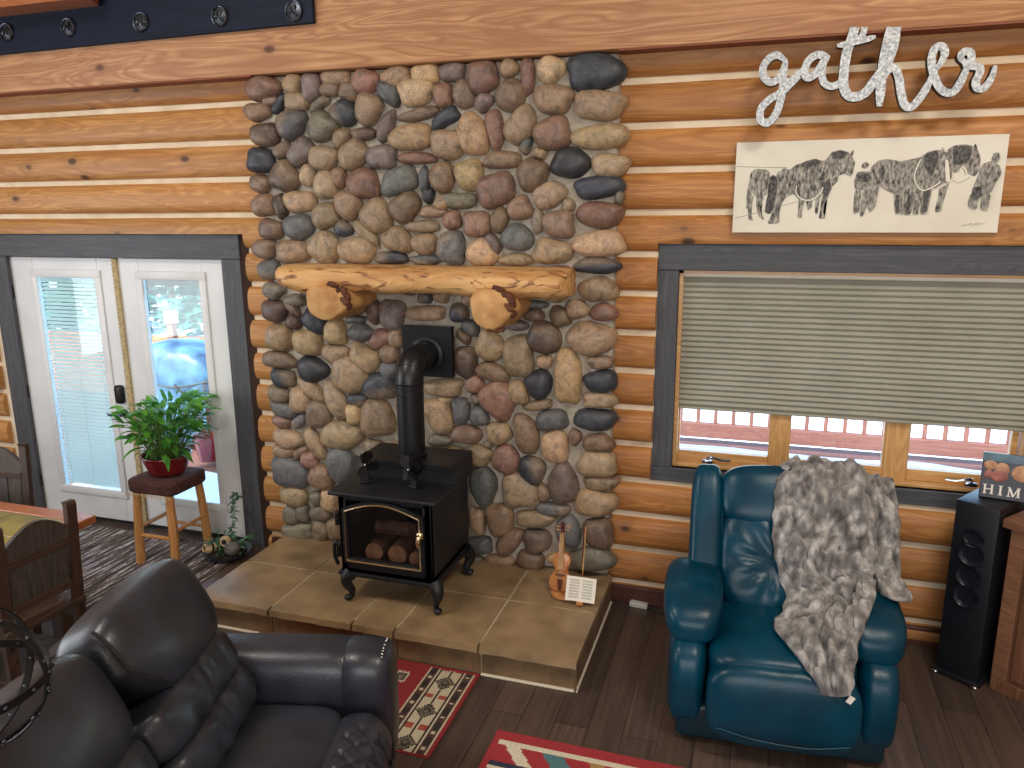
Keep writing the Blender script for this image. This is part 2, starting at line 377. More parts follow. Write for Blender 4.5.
# ------------------------------------------------------------------ room shell
XL, XR, YB, ZC = -6.8, 2.7, -8.0, 5.0
DX0, DX1, DZ = -5.36, -3.443, 2.056           # french door opening
WX0, WX1, WZ0, WZ1 = -.43, 1.36, .885, 2.03   # window opening
g = MB(); g.box(XL, XR, YB, .25, -.1, 0); struct(g.build('floor', mFLOOR, smooth=False), 'dark brown plank floor')
g = MB(); g.box(XL, XR, YB, .25, ZC, ZC+.1); struct(g.build('ceiling', mCEIL, smooth=False))
g = MB(); g.box(XL-.1, XL, YB, .25, 0, ZC); struct(g.build('wall_left', mPLASTER, smooth=False))
g = MB(); g.box(XR, XR+.1, YB, .25, 0, ZC); struct(g.build('wall_right', mPLASTER, smooth=False))
g = MB(); g.box(XL, XR, YB-.1, YB, 0, ZC); struct(g.build('wall_front', mPLASTER, smooth=False))
w = MB()
for a in ((XL, DX0, 0, ZC), (DX0, DX1, DZ, ZC), (DX1, WX0, 0, ZC), (WX0, WX1, 0, WZ0), (WX0, WX1, WZ1, ZC), (WX1, XR, 0, ZC)):
    w.box(a[0], a[1], -.030, .22, a[2], a[3])
WALL = struct(w.build('wall_back', mCHINK, smooth=False), 'honey-coloured log wall with cream chinking lines')
CH = [-.1, .121, .345, .568, .787, 1.010, 1.2295, 1.448, 1.671, 1.895, 2.114, 2.343, 2.568, 2.797, 3.029, 3.262, 3.495, 3.73, 3.96, 4.19, 4.42, 4.65, 4.88]
def log_wall():
    m = MB(); tones = []
    rnd = random.Random(5)
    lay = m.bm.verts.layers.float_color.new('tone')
    for z0, z1 in zip(CH, CH[1:]):
        a, b = z0+.0065, z1-.0065
        cuts = []; part = []
        if z0 < 2.0: cuts.append((DX0-.20, DX1+.215))
        elif z0 < 2.2: cuts.append((DX0-.20, DX1+.215)); part.append((DX0-.20, DX1+.215, 2.221))
        if z0 < 3.0: cuts.append((-2.93, -.80))
        if z1 > .82 and z0 < 2.16:
            cuts.append((WX0-.117, WX1+.125))
            if z1 > 2.2: part.append((WX0-.117, WX1+.125, 2.175))
        spans = []; x = XL
        for c0, c1 in cuts: spans.append((x, c0, 0)); x = c1
        spans.append((x, XR, 0)); spans += part
        for x0, x1, zlow in spans:
            k = rnd.uniform(.88, 1.08)*(1.0 if x1 < -.9 else .90); t = (k, k*rnd.uniform(.95, 1.0)*(1.0 if x1 < -.9 else .89), k*rnd.uniform(.90, .98)*(1.0 if x1 < -.9 else .78), 1)  # right-hand spans darker and redder: partly their own wood, partly painted-in lighting
            aa, bb = max(a, .0) if a > -.2 else a, b
            # cut at the head of an opening
            if z0 < 2.0 < z1 and False: pass
            nx = max(2, int((x1-x0)/.25)); rings = []
            for i in range(nx+1):
                xx = x0+(x1-x0)*i/nx; wob = .006*math.sin(xx*1.7+z0*9)+.004*math.sin(xx*4.1+z0*5)
                ring = [(xx, .06, bb)]
                for j in range(15):
                    q = -1+2*j/14; d = (.074+wob)*(1-abs(q)**2.9)**.5
                    ring.append((xx, -d, (aa+bb)/2 - q*(bb-aa)/2))
                ring.append((xx, .06, aa)); rings.append(ring)
            R = m.loft(rings)
            for r in R:
                for v in r:
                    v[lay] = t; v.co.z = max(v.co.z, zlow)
    return m.build('logs', mLOG, WALL, sharp=50)
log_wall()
g = MB(); g.box(DX0-.16, DX1+.30, -.012, .0, 0, 2.24); g.box(DX1+.15, DX1+.30, -.02, -.012, 0, 2.2)
# dark strip painting in the shade between log ends and door casing
g = MB(); g.box(DX1+.15, DX1+.222, -.034, .02, 0, 2.22); struct(g.build('trim_gap_shade', mGAPSHADE, smooth=False))
g = MB(); g.box(DX0-.17, DX1+.158, -.048, .03, DZ, 2.218, .004, 1); struct(g.build('trim_1', mTRIM), 'charcoal head casing over the french doors')
g = MB(); g.box(DX0-.15, DX0+.012, -.040, .03, 0, DZ, .003, 1); struct(g.build('trim_2', mTRIMV))
g = MB(); g.box(DX1, DX1+.152, -.040, .03, 0, DZ, .003, 1); struct(g.build('trim_3', mTRIMV))
g = MB(); g.box(DX0, DX1, .03, .22, -.0, .035, .004, 1); struct(g.build('door_threshold', mBLACK), None)
# window casing
wt = [(WX0-.114, WX1+.12, WZ1, 2.172), (WX0-.114, WX0, WZ0, WZ1), (WX1, WX1+.115, WZ0, WZ1), (WX0-.125, WX1+.125, .800, WZ0)]
for i, a in enumerate(wt):
    g = MB(); g.box(a[0], a[1], -.046 if i != 1 and i != 2 else -.038, .02, a[2], a[3], .003, 1)
    struct(g.build('trim_%d' % (i+4), mTRIMV if i in (1, 2) else mTRIM))
g = MB(); g.box(-.765, XR, -.072, -.02, 0, .105, .004, 1); g.box(-3.2, -3.02, -.072, -.02, 0, .105, .004, 1); struct(g.build('baseboard_back', mBASE))

# ceiling beam across the wall, flat underside at the top of the stonework
g = MB(); g.box(XL, XR, -.20, .05, 3.163, 3.90, .008, 2); struct(g.build('ceiling_beam', mBEAM), 'long rough timber beam across the top of the wall')

g = MB(); g.box(XL, -2.99, -.196, -.07, 3.155, 3.163); g.box(-.765, XR, -.196, -.07, 3.155, 3.163); struct(g.build('trim_8', mUNDER, smooth=False), 'thin reddish strip under the beam')  # thin reddish strip covering the beam's underside

# ------------------------------------------------------------------ french doors
def door(n, x0, x1, gx0, gx1, hinge_left, raised, label):
    y0, y1 = -.006, .05
    d = MB(); z0, z1, gz0, gz1 = .04, 2.05, .255, 1.935
    d.box(x0, gx0, y0, y1, z0, z1, .003, 1); d.box(gx1, x1, y0, y1, z0, z1, .003, 1)
    d.box(gx0, gx1, y0, y1, z0, gz0, .003, 1); d.box(gx0, gx1, y0, y1, gz1, z1, .003, 1)
    o = struct(d.build('door_%d' % n, mWHITE), label)
    f = MB()
    for a in ((gx0-.03, gx1+.03, gz1-.03, gz1+.03), (gx0-.03, gx1+.03, gz0-.03, gz0+.03), (gx0-.029, gx0+.029, gz0-.02, gz1+.02), (gx1-.029, gx1+.029, gz0-.02, gz1+.02)):
        f.box(a[0], a[1], y0-(.014 if a[3]-a[2] < .1 else .0125), y0+.004, a[2], a[3], .006, 2)
    f.build('lite_frame', mWHITE, o)
    p = MB(); p.box(gx0, gx1, y0+.01, y0+.013, gz0, gz1); p.box(gx0, gx1, y1-.013, y1-.010, gz0, gz1); p.build('glass', mGLASS, o, smooth=False)
    b = MB(); yc = (y0+y1)/2
    if raised:
        b.box(gx0+.035, gx1-.035, yc-.010, yc+.010, gz1-.075, gz1-.03, .002, 1)
        for k in range(7): b.box(gx0+.035, gx1-.035, yc-.009, yc+.009, gz1-.135+k*.0085, gz1-.131+k*.0085)
        b.build('blind', mSTACK, o)
    else:
        n_s = 56; h = (gz1-.05-gz0-.03)/n_s
        for k in range(n_s):
            zc = gz0+.035+h*(k+.5)
            b.box(gx0+.032, gx1-.032, yc-.0148, yc+.0148, zc-.0006, zc+.0006, rot=Rx(math.radians(38)))
        b.box(gx0+.03, gx1-.03, yc-.01, yc+.01, gz1-.05, gz1-.03, .002, 1)
        for q in (.14, .5, .86): b.tube([(gx0+(gx1-gx0)*q, yc-.011, gz0+.03), (gx0+(gx1-gx0)*q, yc-.011, gz1-.04)], .0018, 5)
        b.build('blind', mBLIND, o, smooth=False)
    hx = x0-.006 if hinge_left else x1+.006
    for zz in ((.3, 1.02, 1.79) if hinge_left else (.3, 1.02, 1.79)):
        h_ = MB(); h_.box(hx-.014, hx+.014, y0-.022, y0, zz-.05, zz+.05, .003, 1); h_.build('hinge', mIRON if hinge_left else mWHITE, o)
    return o, y0
D1, dy = door(1, DX0+.006, -4.375, -5.135, -4.535, True, False, 'white french door leaf with closed white mini blinds')
D2, dy = door(2, -4.350, DX1-.006, -4.165, -3.630, False, True, 'white french door leaf with raised blind behind the potted plant')
g = MB(); g.box(-4.490, -4.415, dy-.03, dy, .985, 1.125, .024, 4); g.build('deadbolt', mIRON, D1)
h = MB(); h.lathe([(.0, 0), (.033, 0), (.033, .008), (.014, .014), (.012, .05), (0, .052)], (-4.435, dy, .905), 20, Rx(PI/2)); h.build('door_handle', mIRON, D1)
h = MB(); h.tube(spline([(-4.435, dy-.045, .905), (-4.485, dy-.05, .908), (-4.535, dy-.048, .900), (-4.56, dy-.046, .905)]), [.012]*6+[.010]*7+[.008]*6, 10); h.build('lever', mPEWTER, D1)
g = MB(); g.box(-4.385, -4.340, dy-.016, dy+.004, .04, 2.05, .006, 2)
for k in range(75): g.box(-4.386, -4.339, dy-.019, dy-.012, .05+k*.0266, .062+k*.0266, rot=Ry(math.radians(25)))
g.build('astragal', mROPE, D1)

# ------------------------------------------------------------------ window
def window():
    w = MB(); yj0, yj1 = .03, .16
    w.box(WX0, WX0+.022, .0, yj1, WZ0, WZ1); w.box(WX1-.022, WX1, .0, yj1, WZ0, WZ1); w.box(WX0, WX1, .0, yj1, WZ1-.02, WZ1); w.box(WX0, WX1, -.004, yj1, WZ0, WZ0+.018, .003, 1)
    o = struct(w.build('window_1', mPINE), 'three-part pine casement window under a pleated shade')
    panes = [(-.40, .10), (.215, .695), (.825, 1.30)]
    m = MB(); m.box(.105, .215, .045, yj1, WZ0, WZ1, .004, 1); m.box(.705, .815, .045, yj1, WZ0, WZ1, .004, 1); m.build('mullion', mPINEV, o)
    for x0, x1 in panes:
        s = MB(); zb, zt = .965, 1.97; ys0, ys1 = .065, .11
        s.box(x0-.03, x0, ys0, ys1, WZ0+.018, WZ1-.02, .003, 1); s.box(x1, x1+.03, ys0, ys1, WZ0+.018, WZ1-.02, .003, 1)
        s.box(x0, x1, ys0, ys1, WZ0+.018, zb, .003, 1); s.box(x0, x1, ys0, ys1, zt, WZ1-.02, .003, 1)
        so = s.build('sash', mPINE, o)
        p = MB(); p.box(x0, x1, .085, .088, zb, zt); p.build('pane', mGLASS, so, smooth=False)
    for cx, d in ((-.23, 1), (1.13, -1)):
        c = MB(); c.box(cx-.03, cx+.03, .01, .05, WZ0+.018, WZ0+.05, .008, 2); c.tube(spline([(cx, .02, WZ0+.05), (cx+.01*d, -.005, WZ0+.075), (cx+.08*d, -.005, WZ0+.06), (cx+.13*d, -.004, WZ0+.062)]), .008, 8)
        c.build('crank_handle', mCHROME, o)
    return o
window()
sh = MB(); x0, x1, zt, zb = WX0+.012, WX1-.008, 1.99, 1.245; n_p = 24; hp = (zt-zb)/n_p; rings = []
for x in (x0, x1):
    r = []
    for k in range(n_p+1):
        z = zt-k*hp; r.append((x, .036, z))
        if k < n_p: r.append((x, .022, z-hp/2))
    for k in range(n_p, -1, -1):
        z = zt-k*hp; r.append((x, .040, z))
        if k > 0: r.append((x, .060, z+hp/2))
    rings.append(r)
sh.loft(rings, False, False)
SH = tag(sh.build('cellular_shade', mSHADE, smooth=False), 'sage grey pleated shade half lowered over the window', 'window shade')
g = MB(); g.box(x0, x1, .012, .062, zt, 2.018, .004, 1); g.build('head_rail', mCANVAS, SH)
g = MB(); g.box(x0, x1, .014, .056, zb-.014, zb, .004, 1); g.build('bottom_rail', mSHADE, SH)

# ------------------------------------------------------------------ river-rock chimney and hearth
STONES = '''-2942,3091,126,68,1,R -2730,3123,61,62,-3,T -2606,3091,60,84,-3,P -2436,3142,98,44,-3,T -2245,3110,83,71,-3,R -2047,3142,93,59,-3,L -2892,3015,56,26,5,B -2831,2995,70,30,53,K -2709,3006,89,54,-3,T -2484,3062,66,39,-3,B -2557,2982,76,30,32,O -2353,3044,65,55,-3,B -2100,3026,88,54,-46,G -2993,2959,96,52,-2,B -2757,2877,107,83,23,G -2546,2855,101,88,-2,O -2397,2927,91,69,-15,K -2235,2943,84,94,-3,T -2125,2839,96,47,62,P -2949,2823,106,68,-2,D -2836,2729,67,43,32,B -2701,2713,99,74,32,P -2552,2675,98,75,-2,T -2423,2785,63,49,38,B -2276,2805,81,34,-2,D -2345,2689,105,80,29,T -2165,2670,97,68,-2,P -2992,2671,100,75,-1,K -1868,3134,85,53,-3,L -1705,3122,77,52,-3,P -1526,3085,87,88,-3,R -1372,3128,54,51,-3,T -1268,3081,39,97,-1,R -1931,3020,105,75,-3,L -1763,2993,60,67,6,R -1637,2992,80,63,-59,B -1522,2945,57,46,45,P -1362,2974,90,83,40,B -1917,2899,132,33,8,B -1754,2870,87,45,29,K -1975,2775,137,72,2,T -1743,2729,103,82,-2,T -1588,2775,115,89,-71,L -1457,2800,107,50,-82,R -1309,2815,109,80,62,T -1942,2658,125,33,-2,R -1278,2707,48,31,57,G -1418,2634,111,46,1,B -1782,2549,74,89,-1,B -1137,3099,77,70,-3,L -898,3070,154,94,-8,K -1122,2944,110,79,-3,T -871,2902,138,78,-3,T -865,2740,154,64,3,L -1127,2767,104,90,12,R -1026,2608,105,79,-1,K -808,2592,102,65,-1,T -1201,2665,46,29,-15,T -1241,2552,86,86,-1,B -866,2479,135,61,4,K -858,2333,131,69,0,R -861,2175,141,71,0,L -870,2055,133,44,1,K -1143,2440,95,71,18,T -1032,2385,34,38,-1,T -1314,2369,73,63,0,B -1209,2300,32,71,0,O -1088,2283,94,76,0,B -1125,2130,115,72,0,T -1333,2206,97,73,0,G -1437,2306,53,73,-14,B -1340,2083,107,34,1,T -751,2425,22,37,-1,O -2832,2570,99,96,-1,D -2663,2575,52,68,-1,T -2546,2517,79,83,-1,T -2454,2562,47,64,12,B -2292,2519,112,90,-1,R -2055,2532,121,77,17,G -3008,2534,80,55,-1,B -2999,2401,84,68,-1,B -2875,2396,75,44,-77,D -2734,2422,116,66,-1,T -2558,2334,93,78,0,T -2400,2401,88,83,-1,T -2215,2332,102,103,0,T -2957,2253,91,62,0,B -2757,2268,106,77,0,G -2443,2256,58,48,0,K -2288,2233,105,39,-40,T -3020,2132,85,60,0,B -2809,2118,118,72,0,T -2582,2144,108,98,0,T -2358,2128,122,79,0,T -2991,2000,81,64,1,G -2128,2085,112,36,1,K -2026,2380,102,84,40,B -1895,2540,31,73,-1,G -1873,2450,35,48,-1,K -1687,2417,116,45,-1,O -1787,2404,48,41,36,T -1851,2353,82,34,0,T -1924,2271,115,35,0,T -1727,2307,56,54,0,R -1613,2557,84,88,-1,L -1461,2472,116,95,22,R -1573,2284,85,73,0,R -2083,2192,103,72,-9,T -1909,2169,83,61,0,T -1735,2147,91,98,0,G -1546,2120,92,83,1,L -1475,2175,68,36,-59,P -1899,2076,109,29,1,G -2973,1739,97,72,2,D -2838,1669,55,49,2,D -2848,1768,78,29,-42,B -2823,1807,80,38,2,O -2683,1681,98,72,-37,K -2955,1563,101,86,2,T -2741,1543,110,85,3,L -2537,1616,78,80,2,L -2364,1620,87,57,2,G -2227,1585,76,56,33,R -2259,1755,48,81,2,D -2137,1741,87,93,2,P -2394,1701,70,25,2,G -2550,1475,97,62,3,T -2341,1463,109,78,-37,T -2457,1350,133,121,-26,T -2971,1414,126,55,-4,B -2948,1295,88,64,-10,K -2725,1365,111,80,3,K -2117,1593,54,63,2,T -2166,1497,68,63,3,T -2174,1395,62,58,3,G -2246,1282,115,85,4,K -2973,1867,82,52,1,O -2992,1181,83,59,-15,O -2958,1081,102,56,-15,G -2742,1231,120,53,-36,T -2827,1152,83,85,4,T -2698,1070,90,96,4,B -2563,1170,129,68,-65,T -2406,1187,78,40,-1,K -2441,1085,54,74,4,L -2274,1072,120,130,4,T -2984,997,74,44,-9,R -2850,1007,70,37,42,G -2944,882,117,66,-4,T -2541,937,154,92,5,T -2739,865,119,56,-57,T -2995,787,80,44,-4,T -2855,793,72,33,39,B -2786,747,65,64,5,R -2948,643,142,107,-8,G -2554,738,104,126,5,G -2707,632,95,89,6,B -2931,473,107,72,-3,T -2756,478,50,54,6,O -2654,476,69,83,6,L -2966,335,64,70,7,O -2870,358,55,66,7,O -2733,374,85,58,7,O -2920,220,131,56,7,O -2734,251,70,81,7,T -2626,272,58,80,7,B -1917,1757,137,46,2,T -1697,1764,58,59,20,K -1626,1680,61,44,-27,G -1672,1624,54,32,-43,B -1659,1464,71,102,3,D -1505,1577,87,96,3,T -1492,1415,111,56,-11,B -1607,1338,59,54,31,R -1459,1249,126,105,-59,R -1326,1520,92,132,3,T -1174,1637,101,94,2,D -1231,1765,60,35,2,B -1171,1496,48,39,3,T -1204,1363,82,84,4,K -1330,1300,63,75,23,T -1210,1232,93,30,14,B -1349,1703,85,29,2,P -1233,1828,83,23,2,G -1079,1764,63,53,-43,B -981,1810,69,54,2,T -829,1796,73,48,2,R -860,1923,112,67,1,T -898,1645,137,92,2,T -1030,1415,80,167,3,L -841,1510,80,38,3,B -836,1400,98,62,3,K -843,1288,98,47,4,T -1810,1303,128,57,4,L -1803,1222,46,25,4,L -1846,1123,117,91,-59,L -1699,1166,56,83,4,G -1582,1137,61,63,4,G -1606,1242,45,31,4,O -1670,1016,102,61,5,B -1455,1040,80,70,5,T -1521,965,32,22,5,O -1844,963,88,39,5,O -1587,888,79,71,5,T -1412,876,86,93,5,R -1282,1048,123,74,-78,B -1124,1147,98,64,12,G -1102,986,82,106,5,L -982,1055,36,49,5,R -1245,825,78,89,6,K -1561,690,86,132,6,G -1321,686,121,117,6,T -867,1170,123,63,4,K -847,1030,88,55,5,B -851,901,118,80,5,T -825,786,107,43,6,B -1052,756,89,127,6,P -1173,686,44,58,6,B -859,658,132,82,6,T -1116,590,111,42,1,G -1229,512,133,52,7,T -1456,481,89,113,7,B -1217,372,90,80,7,D -1395,342,113,62,53,B -1016,454,75,98,7,G -835,470,94,96,7,B -872,297,135,78,8,O -1256,237,89,62,-3,B -1605,453,54,95,7,T -1598,288,88,58,8,G -1459,209,99,35,3,B -1634,191,55,28,8,O'''
PAL = {'T': (160, 138, 112), 'L': (180, 153, 119), 'B': (134, 112, 94), 'R': (138, 107, 94), 'P': (122, 108, 104), 'G': (100, 101, 101), 'K': (62, 65, 73), 'O': (128, 119, 103), 'D': (96, 80, 72)}
mo = MB(); mo.box(-2.985, -.772, -.135, -.034, .196, 3.158, .02, 2)
CHIM = tag(mo.build('stone_chimney', mMORTAR), 'floor to beam river rock chimney wall behind the wood stove', 'fireplace')
def stones():
    m = MB(); lay = m.bm.verts.layers.float_color.new('col'); rnd = random.Random(3)
    NA, NR = 22, 9
    done = [[float(v) for v in s.split(',')[:4]] for s in STONES.split()]; extra = []
    fr = random.Random(17)
    for _ in range(9000):          # courses behind the stove, the pipe and the mantel
        x, z, a = fr.uniform(-2940, -830), fr.uniform(250, 3080), fr.uniform(46, 95); b = a*fr.uniform(.6, .95)
        if not (-2160 < x < -1590 and 1270 < z < 1810) and all(math.hypot((x-p[0])/(p[2]+a+6), (z-p[1])/(p[3]+b+6)) > 1 for p in done):
            done.append([x, z, a, b]); extra.append('%d,%d,%d,%d,%d,%s' % (x, z, a, b, 0, fr.choice('TTBLROG')))
    for s in STONES.split()+extra:
        q = s.split(','); x, z, a, b, g = [float(v) for v in q[:5]]; x /= 1000; z /= 1000; a /= 1000; b /= 1000; g = math.radians(g)
        a = a*1.03+.0035; b = b*1.03+.0035
        if z+b > 3.17: z = 3.17-b
        col = PAL[q[5]]; k = rnd.uniform(.88, 1.1); c = sr(min(255, col[0]*k*rnd.uniform(.97, 1.03)), min(255, col[1]*k), min(255, col[2]*k*rnd.uniform(.96, 1.04)))
        dark = rnd.random() < .3; ph = [rnd.uniform(0, 6.28) for _ in range(5)]; am = [rnd.uniform(.03, .085), rnd.uniform(.02, .06), rnd.uniform(.0, .035)]
        pn = rnd.uniform(2.1, 2.7); d = min(.085, .035+.55*min(a, b)); yc = -.128
        rows = []
        for i in range(NR+1):
            f = i/NR*.5*PI*1.12-.12*.5*PI      # from just behind the mortar face to the crown
            rr = max(math.cos(max(f, 0)), 0)**.62 if f > 0 else 1-.08*abs(f); dep = math.sin(f)
            row = []
            for j in range(NA):
                t = 2*PI*j/NA; ct, st = math.cos(t), math.sin(t)
                R = (abs(ct)**pn+abs(st)**pn)**(-1/pn)*(1+am[0]*math.cos(2*t+ph[0])*.4+am[0]*math.cos(3*t+ph[1])+am[1]*math.cos(4*t+ph[2])+am[2]*math.cos(5*t+ph[3]))
                u, v = a*R*ct*rr, b*R*st*rr
                dd = d*(dep+.10*math.sin(ph[4]+3*ct*rr)*rr*max(dep, 0)*.6)
                px = x+u*math.cos(g)-v*math.sin(g); pz = z+u*math.sin(g)+v*math.cos(g)
                row.append((px, yc-dd, pz))
            rows.append(row)
        R_ = m.loft(rows[:-1], True, False)
        top = m.bm.verts.new(tuple(sum(p[i] for p in rows[-2])/NA - (.0 if i != 1 else .0015) for i in range(3)))
        for j in range(NA): m.face((R_[-1][j], R_[-1][(j+1) % NA], top))
        two = q[5] in 'KGD' and rnd.random() < .4
        for r in R_+[[top]]:
            for vtx in r:
                cc = c
                if two:
                    e = (vtx.co.x-x)/max(a, .01)*math.cos(ph[0])+(vtx.co.z-z)/max(b, .01)*math.sin(ph[0])
                    f = min(1, max(0, (e+.1)*1.6)); w = sr(150, 130, 108); cc = tuple(c[i]*(1-f*.6)+w[i]*f*.6 for i in range(3))+(1,)
                vtx[lay] = cc
    return m.build('river_rocks', mSTONE, CHIM, sharp=80)
stones()

def slabs():
    o = MB(); o.box(-2.985, -.765, -1.035, -.10, .0, .1865)
    H = tag(o.build('hearth', mGROUT, smooth=False), 'raised tan slate hearth platform under the wood stove', 'hearth')
    xs = [-3.02, -2.515, -1.995, -1.74, -1.262, -.742]; t = MB(); rnd = random.Random(8)
    def slab(x0, x1, y0, y1, rough_front):
        nx, ny = 14, 10; g = .007; x0 += g; x1 -= g; y0 += g; y1 -= g
        if rough_front: y0 -= .0
        def P(i, j, top):
            x = x0+(x1-x0)*i/nx; y = y0+(y1-y0)*j/ny
            if j == 0 and rough_front: y += .010*noise.noise(Vector((x*14, 3, 7)))+.008*noise.noise(Vector((x*45, 3, 1)))-(0 if top else .006)
            z = .19+.0035*noise.noise(Vector((x*7, y*7, 2)))+.0022*noise.noise(Vector((x*22, y*22, 5))) if top else .15
            if top and (j == 0 and rough_front): z -= .006
            return (x, y, z)
        A = [[t.bm.verts.new(P(i, j, True)) for i in range(nx+1)] for j in range(ny+1)]
        for j in range(ny):
            for i in range(nx): t.face((A[j][i], A[j][i+1], A[j+1][i+1], A[j+1][i]))
        edge = [(0, i) for i in range(nx+1)]+[(j, nx) for j in range(1, ny+1)]+[(ny, i) for i in range(nx-1, -1, -1)]+[(j, 0) for j in range(ny-1, 0, -1)]
        B = [t.bm.verts.new(P(i, j, False)) for j, i in edge]; n = len(edge)
        for k in range(n):
            j, i = edge[k]; j2, i2 = edge[(k+1) % n]
            t.face((A[j][i], B[k], B[(k+1) % n], A[j2][i2]))
    for x0, x1 in zip(xs, xs[1:]): slab(x0, x1, -1.085, -.585, True)
    for x0, x1 in ((-3.02, -2.515), (-2.515, -1.995), (-1.995, -1.262), (-1.262, -.742)): slab(x0, x1, -.585, -.125, False)
    t.build('slate_slabs', mTILE, H, sharp=40)
    f = MB()
    for x0, x1 in zip([-2.985]+xs[1:-1], xs[1:-1]+[-.765]): f.box(x0+.005, x1-.005, -1.044, -1.03, .012, .150, .002, 1)
    for y0, y1 in ((-1.04, -.585), (-.585, -.09)): f.box(-.77, -.757, y0+.005, y1-.005, .012, .150, .002, 1); f.box(-2.993, -2.98, y0+.005, y1-.005, .012, .150, .002, 1)
    f.build('face_tiles', mTILEF, H)
    c = MB(); c.box(-3.0, -2.615, -1.056, -1.03, .0, .012, .003, 1); c.build('caulk_bead', mCAULK, H); c = MB(); c.box(-1.262, -.75, -1.056, -1.03, .0, .012, .003, 1); c.box(-.77, -.748, -1.056, -.10, .0, .012, .003, 1); c.build('caulk_bead', mCAULK, H)
slabs()

# ------------------------------------------------------------------ log mantel on two corbels
def mantel():
    M0 = thing('mantel', 'peeled half log mantel shelf with ragged bark strips', 'mantel', (-1.87, -.2, 1.72))
    L = (-1.87, -.2, 1.72)
    m = MB(); rings = []; n = 60
    for i in range(n+1):
        t = i/n; x = -2.80+1.81*t
        end = min(1, (t/.045)**.5 if t < .045 else 1, ((1-t)/.02)**.5 if t > .98 else 1)
        bot = 2.045-.165*(.70+.30*min(1, t/.10))*(1+.05*math.sin(7*t+1)+.03*math.sin(19*t))
        if t > .93: bot += (t-.93)*.25
        top = 2.046; fr = -.415-.012*math.sin(9*t)-.006*noise.noise(Vector((x*9, 0, 0)))
        cz, hz = (top+bot)/2, (top-bot)/2*(.93+.07*end)
        ring = [(x, -.12, cz+hz), (x, -.12, cz-hz*.9)]
        for j in range(13):
            q = j/12; a_ = -PI/2+q*PI*.98
            yy = -.20+(fr+.20)*(max(math.cos(a_), 0)**.55)*(.8+.2*end); zz = cz+hz*(math.copysign(abs(math.sin(a_))**.8, math.sin(a_)))
            w = .011*noise.noise(Vector((x*9, yy*18, zz*22)))+.004*noise.noise(Vector((x*40, yy*60, zz*70)))
            ring.append((x, yy-w, zz+w*.6 if j < 11 else zz))
        rings.append(ring)
    m.loft(rings); m.build('shelf_log', mPEEL, M0, L, sharp=50)
    for cx, zc, rx, rz, sd in ((-2.40, 1.845, .148, .108, 1), (-1.385, 1.838, .130, .118, 7)):
        c = MB(); rings = []
        for i, (y, k) in enumerate(((-.12, 1.0), (-.25, 1.02), (-.36, 1.0), (-.44, .97), (-.472, .93), (-.482, .84))):
            ring = []
            for j in range(28):
                a_ = 2*PI*j/28
                w = 1+.05*math.sin(3*a_+sd)+.03*math.sin(5*a_+2*sd)
                ring.append((cx+rx*k*w*math.cos(a_), y+.008*math.sin(a_*2+sd), zc+rz*k*w*math.sin(a_)))
            rings.append(ring)
        c.loft(rings); co = c.build('corbel_log', [mENDG], M0, L, sharp=45)
        for j in range(7):
            b = MB()
            a_ = math.radians(66-j*13+7*math.sin(j*4.0+sd)); r0 = .86+.14*math.sin(j*2.3+sd)
            px, pz = cx+rx*r0*math.cos(a_), zc+rz*r0*math.sin(a_)
            b.sbox((px, -.455+.012*math.sin(j*3.3), pz), (.034+.012*math.sin(j*5), .022, .016+.006*math.sin(j*3)), 2.6, 5, lambda w, u: w*(1+.4*noise.noise(w*60+Vector((j, 0, 0)))), rot=Ry(-a_+PI/2+.8*math.sin(j*2.1))); b.build('bark_patch', mBARK, co, L)
        if sd == 7:
            b = MB(); b.sbox((cx+.02, -.462, zc-rz*.97), (.055, .02, .014), 2.6, 8, lambda w, u: w*(1+.5*noise.noise(w*50))); b.build('bark_patch', mBARK, co, L)
mantel()
